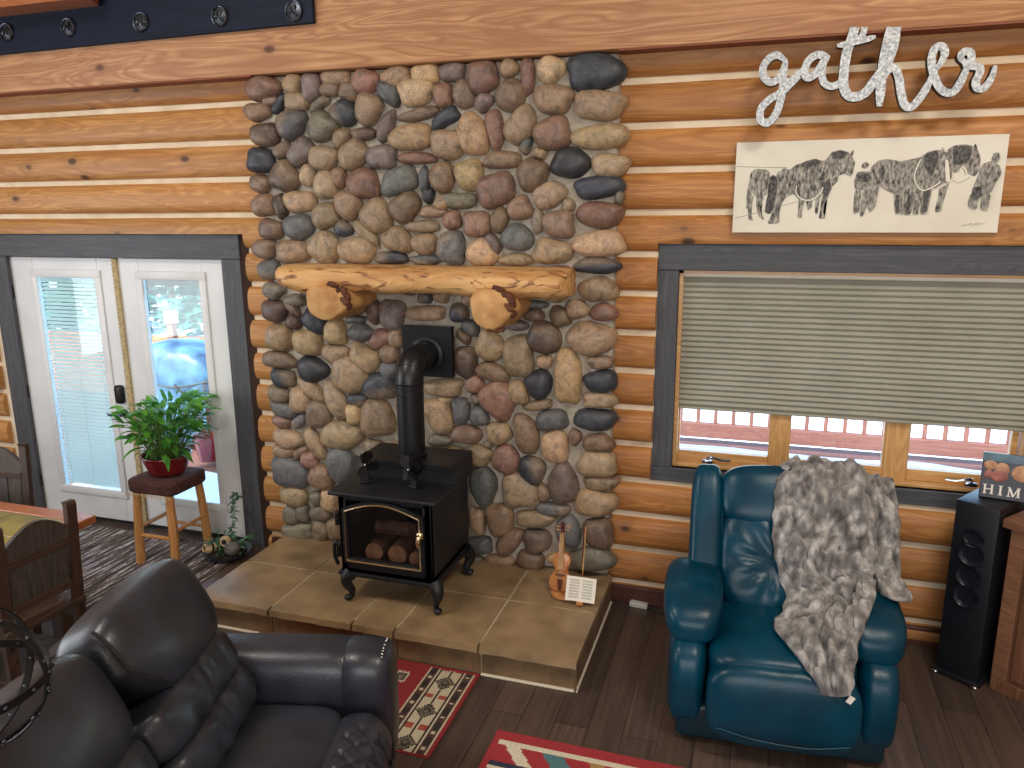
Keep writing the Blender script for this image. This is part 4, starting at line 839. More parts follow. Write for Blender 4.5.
# ------------------------------------------------------------------ teal recliner
RL = (.158, -.735, 0); RA = math.radians(4)
def recliner():
    R = thing('recliner', 'teal leather recliner in front of the window with a fur throw', 'armchair', RL, RA)
    wr = lambda sc, am: (lambda w, u: w*(1+am*noise.noise(Vector((w.x*sc, w.y*sc, w.z*sc+5)))))
    b = MB(); b.box(-.44, .44, -.50, .34, .02, .20, .03, 3); b.build('base', mTEALD, R)
    s = MB()
    def seatfn(w, u):
        f = max(0, -u.y); w.z += .02*math.cos(u.x*PI/2)*(1 if u.z > 0 else 0) ; w *= 1+.010*noise.noise(w*9)
        return w
    s.sbox((0, -.215, .37), (.315, .36, .125), 5, 16, seatfn); s.build('seat_cushion', mTEAL, R, sharp=80)
    f = MB()
    def ff(w, u):
        w.y -= .03*math.cos(u.z*1.2)*(1 if u.y < 0 else .2); w.z += .008*noise.noise(Vector((w.x*8, 0, 3))); return w
    f.sbox((0, -.525, .275), (.315, .080, .195), 3.6, 16, ff); f.tube(spline([(-.27, -.615, .18), (-.1, -.640, .165), (.1, -.640, .16), (.27, -.615, .175)], 6), .004, 6)
    f.build('footrest_panel', mTEAL, R, sharp=80)
    rec = Rx(math.radians(-28))
    k = MB()
    def backfn(w, u):
        if u.y < 0:
            q = math.hypot(w.x/.17, (w.z+.02)/.17); an = math.atan2(w.z+.02, w.x)
            w.y += .030*math.exp(-q*q*3) ; w.y += .010*math.sin(an*9)*math.exp(-((q-.75)/.5)**2)
        return w
    k.sbox((0, .065, .665), (.275, .115, .255), 4, 22, backfn, rec); k.build('back_cushion', mTEAL, R, sharp=80)
    h = MB()
    def hf(w, u):
        if u.y < 0: w.y -= .016*math.cos(u.x*1.4)*math.cos(u.z*1.4)
        w.z += .012*math.cos(u.x*PI/2)*(u.z > 0); return w*(1+.01*noise.noise(w*11))
    h.sbox((0, .195, .935), (.275, .105, .155), 4, 16, hf, rec); h.build('head_pillow', mTEAL, R, sharp=80)
    sh = MB(); sh.sbox((0, .215, .60), (.385, .10, .40), 6, 12, None, rec); sh.build('back_shell', mTEAL, R, sharp=80)
    for sx in (-1, 1):
        w_ = MB()
        def wf(w, u): w.x += sx*.0; return w*(1+.008*noise.noise(w*9))
        w_.sbox((sx*.338, .130, .735), (.080, .125, .365), 4.5, 14, wf, rec); w_.tube([Vector((sx*.338, .130, .735))+rec @ Vector((-sx*.076, -.09, z)) for z in (-.30, 0, .30)], .006, 6)
        w_.build('wing', mTEAL, R, sharp=80)
        a = MB()
        def af(w, u):
            w.z += .03*max(0, math.sin((u.y+.1)*2.0))*(u.z > 0) - .055*max(0, -u.y)**3*(1 if u.z > -.9 else .6); w.x += .018*math.cos(u.y*1.5)*(1 if u.x*sx > 0 else -1)*sx*.5
            return w*(1+.012*noise.noise(w*7))
        a.sbox((sx*.385, -.185, .560), (.128, .262, .088), 3.4, 18, af)
        e = [Vector((sx*.385+.124*math.sin(t), -.185-.258*math.cos(t*.92), .505-.052*math.cos(t)**2)) for t in [(-1.15+2.3*i/12) for i in range(13)]]
        a.tube(e, .006, 6); a.build('arm_pad', mTEAL, R, sharp=80)
        p = MB()
        def pf(w, u):
            w.y -= .03*math.cos(u.z*1.4)*(u.y < 0); return w*(1+.008*noise.noise(w*7))
        p.sbox((sx*.398, -.155, .270), (.090, .345, .225), 4.2, 16, pf); p.build('arm', mTEAL, R, sharp=80)
recliner()
# faux fur throw over the back and seat of the recliner
def throw():
    A = [[(.17, -.33, .80), (.36, -.31, .80), (.56, -.33, .80)],
         [(.155, -.44, 1.06), (.36, -.42, 1.065), (.57, -.42, 1.03)],
         [(.135, -.57, 1.085), (.36, -.55, 1.095), (.57, -.53, 1.065)],
         [(.130, -.665, .99), (.36, -.66, 1.0), (.595, -.61, .985)],
         [(.130, -.74, .825), (.36, -.73, .83), (.59, -.70, .82)],
         [(.165, -.79, .665), (.38, -.815, .67), (.575, -.81, .72)],
         [(.205, -.85, .565), (.43, -.90, .66), (.575, -.88, .71)],
         [(.185, -.955, .545), (.43, -.97, .63), (.565, -.97, .70)],
         [(.150, -1.075, .54), (.38, -1.07, .58), (.535, -1.07, .67)],
         [(.21, -1.215, .53), (.35, -1.20, .54), (.485, -1.19, .58)],
         [(.29, -1.315, .48), (.37, -1.31, .49), (.465, -1.295, .49)],
         [(.345, -1.345, .41), (.39, -1.345, .41), (.455, -1.335, .42)]]
    B = [[(.56, -.34, .80), (.62, -.34, .80), (.67, -.35, .80)],
         [(.55, -.40, 1.02), (.61, -.40, 1.015), (.66, -.42, 1.0)],
         [(.55, -.49, 1.045), (.62, -.49, 1.04), (.675, -.51, 1.02)],
         [(.57, -.585, .97), (.63, -.585, .965), (.69, -.585, .95)],
         [(.57, -.665, .82), (.63, -.665, .82), (.695, -.665, .81)],
         [(.575, -.755, .69), (.63, -.76, .70), (.70, -.76, .68)],
         [(.585, -.83, .675), (.645, -.86, .68), (.725, -.85, .66)],
         [(.60, -.89, .67), (.65, -.93, .67), (.72, -.90, .655)]]
    m = MB()
    def sheet(G, nu, nv, seed, th):
        rows = [spline([Vector(p) for p in r], nu//2) for r in G]
        cols = [spline([r[i] for r in rows], nv) for i in range(len(rows[0]))]
        ni, nj = len(cols), len(cols[0])
        grid = [[cols[i][j] for i in range(ni)] for j in range(nj)]
        arc = [0]
        for j in range(1, nj): arc.append(arc[-1]+(grid[j][ni//2]-grid[j-1][ni//2]).length)
        wid = [(grid[j][-1]-grid[j][0]).length for j in range(nj)]
        top, bot = [], []
        for j in range(nj):
            a, b_ = [], []
            for i in range(ni):
                du = grid[j][min(i+1, ni-1)]-grid[j][max(i-1, 0)]; dv = grid[min(j+1, nj-1)][i]-grid[max(j-1, 0)][i]
                n_ = du.cross(dv)
                n_ = n_.normalized() if n_.length > 1e-9 else Vector((0, -1, 0))
                if n_.y > .2 and n_.z < .5 or n_.z < -.3: n_ = -n_
                s = (i/(ni-1)-.5)*(.40+.6*(wid[j]-.40)); q = Vector((s*22+seed+.6*math.sin(arc[j]*9), arc[j]*12, seed))
                d = noise.voronoi(q)[0]; lump = max(0, 1-(d[0]/.66)**2)**.5
                edge = min(1, 5*min(i, ni-1-i)/ni+.05)**.6*min(1, 9*min(j+.0, nj-1-j)/nj+.1)**.6
                fold = .016*math.sin(s*30+seed+1.5*math.sin(arc[j]*3))
                ed = Vector((.006*math.sin(arc[j]*60+seed), 0, 0)) if i in (0, ni-1) else Vector()
                p = grid[j][i]
                a.append(m.bm.verts.new(p + n_*(th*edge*(.35+.95*lump)+fold*edge*.8) + ed)); b_.append(m.bm.verts.new(p-n_*.006))
            top.append(a); bot.append(b_)
        for j in range(nj-1):
            for i in range(ni-1):
                m.face((top[j][i], top[j][i+1], top[j+1][i+1], top[j+1][i])); m.face((bot[j][i], bot[j+1][i], bot[j+1][i+1], bot[j][i+1]))
        for j in range(nj-1):
            m.face((top[j][0], top[j+1][0], bot[j+1][0], bot[j][0])); m.face((top[j][-1], bot[j][-1], bot[j+1][-1], top[j+1][-1]))
        for i in range(ni-1):
            m.face((top[0][i], bot[0][i], bot[0][i+1], top[0][i+1])); m.face((top[-1][i], top[-1][i+1], bot[-1][i+1], bot[-1][i]))
    sheet(B, 34, 16, 3.0, .042); sheet(A, 92, 18, 9.0, .052)
    o = tag(m.build('throw_blanket', mFUR, None, (.38, -.6, .55), sharp=180), 'mottled grey faux fur throw draped over the teal recliner', 'blanket')
    t = MB(); t.box(.440, .462, -1.352, -1.346, .392, .425, 0, 1, Ry(.5)); t.build('care_label', mLETTER, o, (.38, -.6, .55))
throw()

# ------------------------------------------------------------------ charcoal leather sofa, seen from behind its near end
def sofa():
    L = (-1.87, -2.17, 0); S = thing('sofa', 'charcoal leather reclining sofa with nailhead arm facing the room', 'sofa', L, math.radians(16))
    W = .60
    rec = Ry(math.radians(-27))
    b = MB(); b.box(-.42, .52, -1.55, .24, .06, .30, .03, 3); b.build('base', mLEATH, S)
    f = MB(); f.box(-.36, .46, -1.50, .20, .0, .07); f.build('plinth', mSEAM, S)
    # arm: rolled top, front cap with nailheads
    a = MB()
    def armsec(u, k, zo=0):
        r = []
        for j in range(28):
            t = 2*PI*j/28; y = .125+.130*k*math.copysign(abs(math.cos(t))**.75, math.cos(t)); z = (.40 if math.sin(t) < 0 else .53)+(.33 if math.sin(t) < 0 else .135)*k*math.copysign(abs(math.sin(t))**.8, math.sin(t))
            r.append((u, y, max(.07, z+zo)))
        return r
    a.loft([armsec(u, k) for u, k in ((-.32, .9), (-.30, 1), (-.1, 1.02), (.15, 1.03), (.36, 1.01), (.415, .985), (.425, .95))]); a.build('arm', mLEATH, S, sharp=50)
    c = MB(); c.loft([armsec(u, k) for u, k in ((.42, .95), (.43, 1.0), (.50, 1.0), (.555, .95), (.59, .84), (.602, .6))]); c.build('arm_front', mLEATH, S, sharp=50)
    nh = MB()
    for j in range(30):
        t = -.35+j*(PI+.6)/29; ct, st_ = math.copysign(abs(math.cos(t))**.75, math.cos(t)), math.copysign(abs(math.sin(t))**.8, math.sin(t))
        zb, zr = (.53, .135) if st_ >= 0 else (.40+.13, .33)
        if t < 2.2: nh.sbox((.572, .125+.130*.925*ct, zb+zr*.925*st_), (.005, .0045, .0045), 2, 3)
    nh.build('nail_stud', mCHROME, S)
    for i in range(2):
        v0 = -i*(W+.035); vc = v0-W/2
        s = MB()
        def sf(w, u): w.z += .018*math.cos(u.x*1.5)*math.cos(u.y*1.5)*(u.z > 0); return w*(1+.012*noise.noise(w*8+Vector((i*5, 0, 0))))
        s.sbox((.16, vc, .38), (.29, W/2-.005, .115), 6, 18, sf); s.build('seat_cushion', mLEATH, S, sharp=80)
        fr = MB()
        def ffn(w, u):
            if u.z > 0: w.z -= .10*max(0, u.x)**2
            q = abs(((w.y*1.0+w.x)*11) % 1-.5); r = abs(((w.y*1.0-w.x+.3)*11) % 1-.5)
            if -.8 < u.y < .5 and w.x > -.05: w.z -= .011*(max(0, 1-q*7)+max(0, 1-r*7))*(u.z > .2); w.x -= .011*(max(0, 1-q*7)+max(0, 1-r*7))*(u.x > .6)
            return w
        fr.sbox((.52, vc, .345), (.125, W/2-.004, .155), 3.4, 44, ffn); fr.build('footrest', mLEATH, S, sharp=80)
        for z0, hz, hx, ux in ((.555, .085, .135, -.02), (.700, .098, .135, -.085)):
            k = MB()
            def kf(w, u): 
                if u.x > 0: w.x += .012*noise.noise(Vector((w.y*26+i*7, w.z*6, z0)))*1.4
                return w
            k.sbox((ux, vc, z0), (hx, W/2+.012, hz), 4.5, 24, kf, rec); k.build('back_roll', mLEATH, S, sharp=80)
        h = MB()
        def hf(w, u):
            t = max(0, -u.z)          # the flap narrows toward its lower edge on the side away from the hearth
            if u.y < 0: w.y += .17*t**1.2*(-u.y)
            w.x += .02*math.cos(u.y*1.4)*math.cos(u.z*1.2)*(u.x > 0); return w*(1+.008*noise.noise(w*7))
        h.sbox((-.180, vc+.016, .925), (.128, W/2+.010, .188), 4.0, 26, hf, rec); h.build('headrest', mLEATH, S, sharp=80)
        sm = MB(); rim = []
        for j in range(15):
            t = -1.25+2.5*j/14; rim.append(Vector((-.180, vc+.016, .925))+rec @ Vector((.118*math.cos(t*.6)+.004, -W/2*.965+.17*max(0, -math.sin(t))**1.2, .174*math.sin(t))))
        sm.tube(rim, .0055, 6); sm.build('piping', mSEAM, S)
        bk = MB(); bk.sbox((-.245, vc, .56), (.085, W/2+.010, .42), 7, 10, None, rec); bk.build('back_shell', mLEATH, S, sharp=80)
sofa()

# ------------------------------------------------------------------ iron orb light hanging low at the left
def orb():
    Cn = Vector((-1.66, -3.31, 1.325)); r = .175
    O = thing('orb_light', 'round iron strap orb light with rivets above the sofa back', 'light fixture', tuple(Cn))
    def ring(mb, rot, rr, wd):
        P = []
        n = 64
        for k in range(n):
            a = 2*PI*k/n; d = Vector((math.cos(a), math.sin(a), 0))
            P.append([rot @ (d*(rr+t)+Vector((0, 0, h))) for t, h in ((0, -wd), (0, wd), (-.004, wd), (-.004, -wd))])
        mb.loft(P+[P[0]], False, False)
    for rot in (Matrix.Identity(3), Ry(math.radians(90)), Ry(math.radians(90)) @ Rx(math.radians(60)), Ry(math.radians(28)) @ Rx(math.radians(12))):
        b = MB(); ring(b, rot, r, .010); bo = b.build('strap', mIRON, O, sharp=40)
        v = MB()
        for k in range(16):
            a = 2*PI*(k+.5)/16; v.sbox(rot @ Vector((math.cos(a)*r, math.sin(a)*r, 0)), (.006, .006, .006), 2, 3)
        v.build('rivet', mPEWTER, bo)
    h = MB(); h.cyl((0, 0, r), (0, 0, 5.0-Cn.z), .006, seg=8); h.build('hanging_rod', mIRON, O)
    s = MB(); s.cyl((0, 0, r-.02), (0, 0, .06), .014, seg=12); s.build('socket', mIRON, O)
orb()

# ------------------------------------------------------------------ dining set at the left
def chair(loc, rz, label, group):
    T = thing('dining_chair', label, 'chair', loc, rz, group)   # front faces +x locally, back posts at x = 0
    for sy in (-1, 1):
        p = MB(); p.loft([[(x-d, sy*.185-.026, z), (x+.03-d, sy*.185-.026, z), (x+.03-d, sy*.185+.026, z), (x-d, sy*.185+.026, z)] for z, x, d in ((0, .0, .0), (.45, .0, 0), (.97, -.035, .0), (.985, -.033, -.006))]); p.build('back_post', mDKWOOD, T, smooth=False)
        p = MB(); p.box(.36, .41, sy*.185-.025, sy*.185+.025, 0, .44, .004, 1); p.build('leg', mDKWOOD, T)
    s = MB(); s.box(-.02, .43, -.21, .21, .44, .475, .008, 2); s.build('seat', mDKWOODX, T)
    def lean(x, z): return x-.035*max(0, (z-.45)/.52)
    t = MB(); n = 14; rings = []
    for i in range(n+1):
        y = -.165+.33*i/n; zt = .865+.085*math.cos((i/n-.5)*PI)
        rings.append([(lean(.008, .80), y, .805), (lean(.030, .80), y, .805), (lean(.030, zt), y, zt), (lean(.008, zt), y, zt)])
    t.loft(rings); t.build('crest_rail', mGRWOOD, T, sharp=40)
    for z0, z1 in ((.765, .805), (.535, .575)):
        r = MB(); r.box(lean(.004, z0), lean(.034, z0), -.165, .165, z0, z1, .003, 1); r.build('rail', mDKWOODX, T)
    for y0, y1 in ((-.150, -.060), (-.050, .045), (.056, .150)):
        r = MB(); r.loft([[(lean(.012, z), y0, z), (lean(.028, z), y0, z), (lean(.028, z), y1, z), (lean(.012, z), y1, z)] for z in (.575, .765)]); r.build('slat', mGRWOOD, T, smooth=False)
    for a in ((.0, .40, -.195, -.17, .36, .43), (.0, .40, .17, .195, .36, .43), (.385, .405, -.18, .18, .36, .43), (.01, .40, -.19, -.17, .16, .19), (.01, .40, .17, .19, .16, .19)):
        r = MB(); r.box(*a, .003, 1); r.build('stretcher', mDKWOODX, T)
    return T
chair((-3.20, -1.86, 0), PI-.08, 'dark plank-back dining chair at the table end, back toward the sofa', None)
chair((-4.40, -1.06, .012), -PI/2+.06, 'dark plank-back dining chair across the table beside the french doors', None)
def table():
    L = (-4.05, -1.80, 0); T = thing('dining_table', 'dining table with slate tile top and thick wooden border', 'table', L)
    x0, x1, y0, y1 = -5.05, -3.40, -2.30, -1.32
    f = MB()
    f.box(x0, x1, y1-.10, y1, .70, .745, .004, 1); f.box(x0, x1, y0, y0+.10, .70, .745, .004, 1); f.box(x1-.10, x1, y0+.1, y1-.1, .70, .745, .004, 1); f.box(x0, x0+.1, y0+.1, y1-.1, .70, .745, .004, 1)
    f.build('border', mTABB, T, L)
    t = MB(); nx, ny = 4, 3
    for i in range(nx):
        for j in range(ny):
            a = x0+.1+(x1-x0-.2)*i/nx; b_ = y0+.1+(y1-y0-.2)*j/ny
            t.box(a+.004, a+(x1-x0-.2)/nx-.004, b_+.004, b_+(y1-y0-.2)/ny-.004, .715, .742, .003, 1)
    t.build('tiles', mTABT, T, L)
    g_ = MB(); g_.box(x0+.1, x1-.1, y0+.1, y1-.1, .70, .736); g_.build('grout_bed', mGROUT, T, L)
    a = MB(); a.box(x0+.1, x1-.12, y0+.08, y1-.08, .61, .70); a.build('apron', mDKWOODX, T, L)
    for x in (x0+.12, x1-.2):
        for y in (y0+.12, y1-.2):
            l = MB(); l.box(x, x+.08, y, y+.08, 0, .62, .006, 1); l.build('leg', mDKWOOD, T, L)
table()
# ------------------------------------------------------------------ stool, potted plant, dish garden
def stool():
    L = (-3.80, -.345, .0145); T = thing('plant_stool', 'peeled log stool with brown woven seat under the potted plant', 'stool', L)
    s = MB()
    def sf(w, u): w.z -= .012*math.cos(u.x*1.5)*math.cos(u.y*1.5)*(u.z > 0); return w
    s.sbox((0, 0, .555), (.195, .185, .052), 7, 18, sf); s.build('woven_seat', mWOVEN, T, sharp=60)
    fr = MB(); rnd = random.Random(6)
    for k in range(46):
        x = -.19+.38*k/45; fr.tube([(x, -.188, .515), (x+rnd.uniform(-.006, .006), -.191, .515-rnd.uniform(.01, .035))], .0022, 4)
    fr.build('fringe', mCREAM, T)
    for sx in (-1, 1):
        for sy in (-1, 1):
            l = MB(); l.tube([(sx*.148, sy*.165, 0), (sx*.144, sy*.158, .2), (sx*.138, sy*.148, .4), (sx*.132, sy*.14, .52)], [.031, .030, .028, .027], 14); l.build('leg', mSTOOL, T)
    for a, b in (((-.145, -.158, .20), (.145, -.158, .20)), ((-.145, .158, .17), (.145, .158, .17)), ((-.145, -.158, .25), (-.145, .158, .25)), ((.145, -.158, .25), (.145, .158, .25))):
        l = MB(); l.cyl(a, b, .014, seg=10); l.build('stretcher', mSTOOL, T)
stool()
def leaf(m, base, az, elev, ln, wd, droop, roll=0, seg=7):
    p = Vector(base); d = Vector((math.cos(az)*math.cos(elev), math.sin(az)*math.cos(elev), math.sin(elev))); rows = []
    for k in range(seg+1):
        t = k/seg; w = wd*math.sin(PI*min(1, .06+t*.94))**.8*(1-.25*t); side = Vector((-math.sin(az), math.cos(az), 0)); up = side.cross(d).normalized()*-1
        s2 = side*math.cos(roll)+up*math.sin(roll)
        rows.append([p-s2*w+up*w*.25, p.copy(), p+s2*w+up*w*.25])
        p = p+d*ln/seg; d = (d+Vector((0, 0, -droop/seg))).normalized()
    R = [[m.bm.verts.new(q) for q in r] for r in rows]
    for a, b in zip(R, R[1:]):
        m.face((a[0], a[1], b[1], b[0])); m.face((a[1], a[2], b[2], b[1]))
def plant():
    L = (-3.80, -.33, .622); T = thing('potted_plant', 'leafy green houseplant in a ribbed red bowl on the stool', 'plant', L)
    p = MB(); pr = [(.0, 0), (.105, 0), (.115, .006)]
    for k in range(8): pr += [(.118+.0055*k, .012+.014*k), (.123+.0055*k, .019+.014*k)]
    pr += [(.168, .128), (.166, .134), (.154, .132), (.15, .11), (0, .11)]
    p.lathe(pr, (0, 0, 0), 40); p.build('pot', mPOT, T, sharp=25)
    s = MB(); s.sbox((0, 0, .108), (.149, .149, .012), 2.4, 10, lambda w, u: w+Vector((0, 0, .008*noise.noise(w*30)))); s.build('soil', mSOIL, T)
    f = MB(); st = MB(); rnd = random.Random(21)
    for k in range(330):
        az = rnd.uniform(0, 2*PI); r = rnd.uniform(.0, .11); h = rnd.uniform(.14, .42)*(1 if math.cos(az) > -.3 else .85)
        lean = rnd.uniform(.02, .24)*(.5+h)
        b0 = Vector((r*math.cos(az), r*math.sin(az), .115)); b1 = b0+Vector((lean*math.cos(az)*1.1+.04*h*2, lean*math.sin(az), h))
        mid = (b0+b1)/2+Vector((0, 0, .03))
        if k % 2 == 0: st.tube(spline([b0, mid, b1], 3), .0024, 5)
        leaf(f, b1, az+rnd.uniform(-.7, .7), rnd.uniform(-.15, .9), rnd.uniform(.07, .13), rnd.uniform(.015, .029), rnd.uniform(.3, 1.2), rnd.uniform(-.5, .5))
    for k in range(16):
        az = rnd.uniform(0, 2*PI); leaf(f, (.12*math.cos(az), .12*math.sin(az), rnd.uniform(.13, .2)), az, rnd.uniform(.0, .5), rnd.uniform(.1, .2), rnd.uniform(.015, .024), rnd.uniform(1, 2))
    f.build('foliage', mLEAFT, T, sharp=180); st.build('stems', mSTEM, T)
plant()
def dish():
    L = (-3.435, -.255, .0165); T = thing('dish_garden', 'round dish of trailing greenery on the floor by the door', 'plant', L)
    d = MB(); d.lathe([(0, 0), (.09, 0), (.135, .014), (.160, .040), (.164, .044), (.155, .042), (.13, .024), (0, .02)], (0, 0, 0), 36); d.build('dish', mDISH, T)
    s = MB(); s.sbox((0, 0, .03), (.125, .125, .03), 2.2, 10, lambda w, u: w+Vector((0, 0, .012*noise.noise(w*24)))); s.build('soil', mSOIL, T)
    v = MB(); vs = MB(); rnd = random.Random(9)
    top = spline([(-.02, .08, .05), (-.03, .105, .16), (.0, .11, .27), (-.01, .112, .36), (.03, .105, .42), (.06, .095, .40)], 8)
    vs.tube(top, .0028, 5)
    for k, p in enumerate(top[4:]):
        for q in range(2): leaf(v, p, rnd.uniform(0, 6.28), rnd.uniform(-.4, .6), rnd.uniform(.03, .05), .011, .6, 0, 4)
    for k in range(80):
        az = rnd.uniform(0, 6.28); r = rnd.uniform(.04, .15); p = Vector((r*math.cos(az), r*math.sin(az)*.9, rnd.uniform(.05, .13)))
        leaf(v, p, az+rnd.uniform(-1, 1), rnd.uniform(-.2, .9), rnd.uniform(.035, .065), rnd.uniform(.010, .016), 1, 0, 4)
        if k % 4 == 0: vs.tube([(p.x*.6, p.y*.6, .04), p], .002, 4)
    v.build('foliage', mVINE, T, sharp=180); vs.build('stems', mSTEM, T)
dish()
def gourd(x, y, z, rz, lab):
    G = thing('clay_jar', lab, 'ornament', (x, y, z), rz, 'clay jars in the dish garden')
    rot = Ry(math.radians(78)); b = MB(); b.lathe([(0, -.05), (.026, -.046), (.040, -.02), (.038, .01), (.026, .034), (.024, .040), (.019, .038), (.018, .0), (0, -.01)], (0, 0, .036), 22, rot); b.build('body', mCREAM, G)
    k = MB(); k.lathe([(0, .030), (.0185, .030)], (0, 0, .036), 18, rot, cap=False); k.lathe([(.0395, -.021), (.0415, -.012), (.0395, -.003)], (0, 0, .036), 22, rot, cap=False); k.build('dark_mouth', mIRON, G)
gourd(-3.51, -.345, .068, -2.0, 'little cream clay jar lying at the near edge of the dish garden')
gourd(-3.43, -.27, .095, -1.2, 'little cream clay jar lying in the middle of the dish garden')
g = MB(); g.sbox((0, 0, .045), (.055, .052, .045), 2.1, 12); b_ = g.build('banded_stone', mGREYST); b_.location = (-3.345, -.315, .062)
tag(b_, 'round grey banded stone resting on the dish garden rim', 'stone')

# ------------------------------------------------------------------ rugs
def cell_rug(name, label, x0, x1, y0, y1, step, fn, cols, th=.008):
    m = MB(); nx, ny = round((x1-x0)/step), round((y1-y0)/step); mats = []
    idx = {}
    for k, c in cols.items():
        idx[k] = len(mats); mats.append(M(name+'_'+k, c, tuple(q*.74 for q in c[:3])+(1,), .95, scale=120, bump=.5, bscale=300))
    V = [[m.bm.verts.new((x0+step*i, y0+step*j, th+.0012*noise.noise(Vector((i*.7, j*.7, 0))))) for i in range(nx+1)] for j in range(ny+1)]
    for j in range(ny):
        for i in range(nx):
            m.mi = idx[fn(x0+step*(i+.5), y0+step*(j+.5))]; m.face((V[j][i], V[j][i+1], V[j+1][i+1], V[j+1][i]))
    m.mi = 0; E = [V[0][i] for i in range(nx+1)]+[V[j][nx] for j in range(1, ny+1)]+[V[ny][i] for i in range(nx-1, -1, -1)]+[V[j][0] for j in range(ny-1, 0, -1)]
    B = [m.bm.verts.new((v.co.x, v.co.y, .001)) for v in E]; n = len(E)
    for k in range(n): m.face((E[k], B[k], B[(k+1) % n], E[(k+1) % n]))
    return tag(m.build(name, mats, None, ((x0+x1)/2, (y0+y1)/2, .0), smooth=False), label, 'rug')
RC = dict(red=sr(140, 36, 40), cream=sr(196, 184, 158), black=sr(44, 36, 34), olive=sr(112, 104, 84), brown=sr(78, 52, 48), rust=sr(160, 74, 60))
def rug1(x, y):
    d = (-1.255-x)/.76; e = min(y+1.715, -1.05-y)
    if e < .015 or d < .035: return 'red'
    if d < .05: return 'cream'
    if d < .105:
        q = ((y*9) % 1); return 'black' if abs(q-.5)*.11+abs(d-.078) < .035 else ('cream' if abs(q-.0) < .12 and abs(d-.078) < .012 else 'brown')
    if d < .122: return 'cream'
    if d < .132: return 'black'
    if d < .275:
        c = d-.203; q = ((y+1.06)/.235) % 1-.5; yy = q*.235; c *= .76; r = abs(c)*1.15+abs(yy)
        if r < .018: return 'olive'
        if r < .030: return 'black'
        if r < .044: return 'olive'
        if r < .062: return 'black' if (int(abs(c)*160)+int(abs(yy)*160)) % 3 else 'olive'
        if abs(c) < .006 and abs(yy) > .05: return 'black'
        if abs(abs(yy)-.1175) < .018 and abs(abs(c)-.036) < .017: return 'rust'
        return 'cream'
    if d < .285: return 'black'
    if d < .300: return 'cream'
    if d < .355:
        q = ((y*9+.4) % 1); return 'black' if abs(q-.5)*.11+abs(d-.328) < .033 else ('cream' if abs(q) < .12 and abs(d-.328) < .012 else 'brown')
    if d < .368: return 'cream'
    c = ((d-.368)/.30) % 1-.5; q = ((y+1.02)/.34) % 1-.5; a, b = abs(c*.30), abs(q*.34)
    if max(a, b) < .018: return 'olive'
    if max(a, b) < .034: return 'black'
    if max(a, b) < .050 and (int(a*100)+int(b*100)) % 2 == 0 or max(a, b) < .042: return 'cream'
    return 'red'
cell_rug('hearth_rug', 'red woven rug with cream diamond border against the hearth front', -2.605, -1.265, -1.71, -1.05, .01, rug1, RC)
RC2 = dict(red=sr(168, 50, 58), cream=sr(226, 216, 192), teal=sr(84, 128, 134), navy=sr(52, 54, 78), gold=sr(176, 140, 88))
def rug2(x, y):
    dy = -1.44-y; dx = x+1.035
    if dy < .055 or dx < .03: return 'red'
    if dy < .085: return 'cream'
    if dy < .20:
        q = (dx-.06+(dy-.085)*-.8) % .60
        if q < .07: return 'cream'
        if .17 < q < .27: return 'teal'
        if .38 < q < .45: return 'gold'
        return 'red'
    if dy < .225: return 'navy'
    if dy < .25: return 'cream'
    q = (dx+dy) % .4
    return 'teal' if q < .1 else ('navy' if q < .16 else 'red')
cell_rug('striped_rug', 'red rug with cream and teal bands at the bottom edge of the view', -1.035, .25, -2.30, -1.44, .01, rug2, RC2)
g = MB(); g.box(-5.15, -3.36, -1.28, -.10, .001, .012, .004, 1); tag(g.build('rag_rug', mRAG, None, (-4.2, -.7, 0)), 'brown and grey striped rag rug under the stool by the doors', 'rug')

# ------------------------------------------------------------------ tower speaker, book, corner cabinet
def speaker():
    L = (1.155, -.245, 0); T = thing('tower_speaker', 'tall black tower speaker in the corner beside the window', 'speaker', L, math.radians(-34))
    b = MB(); b.box(-.098, .098, -.15, .11, .03, .95, .006, 2); b.build('cabinet', mSPK, T)
    p = MB(); p.box(-.115, .115, -.17, .11, .012, .032, .006, 2); p.build('plinth', mSPK, T)
    for z, r in ((.775, .044), (.690, .055), (.575, .055), (.465, .055)):
        d = MB(); d.lathe([(r, 0), (r+.007, .003), (r+.007, .008), (r-.003, .008), (r-.006, .004), (r*.78, .002), (r*.70, -.004), (r*.3, -.016), (r*.26, -.012), (0, -.006)], (0, -.152, z), 30, Rx(PI/2)); do = d.build('driver', mCONE, T)
        q = MB(); q.lathe([(r+.002, .0075), (r+.004, .0095), (r-.001, .0095), (r-.003, .0075)], (0, -.152, z), 30, Rx(PI/2), cap=False); q.build('ring', mPEWTER, do)
    f = MB(); f.sbox((.095, -.16, .010), (.018, .018, .010), 2.5, 5); f.sbox((-.095, -.16, .010), (.018, .018, .010), 2.5, 5); f.build('foot', mCHROME, T)
speaker()
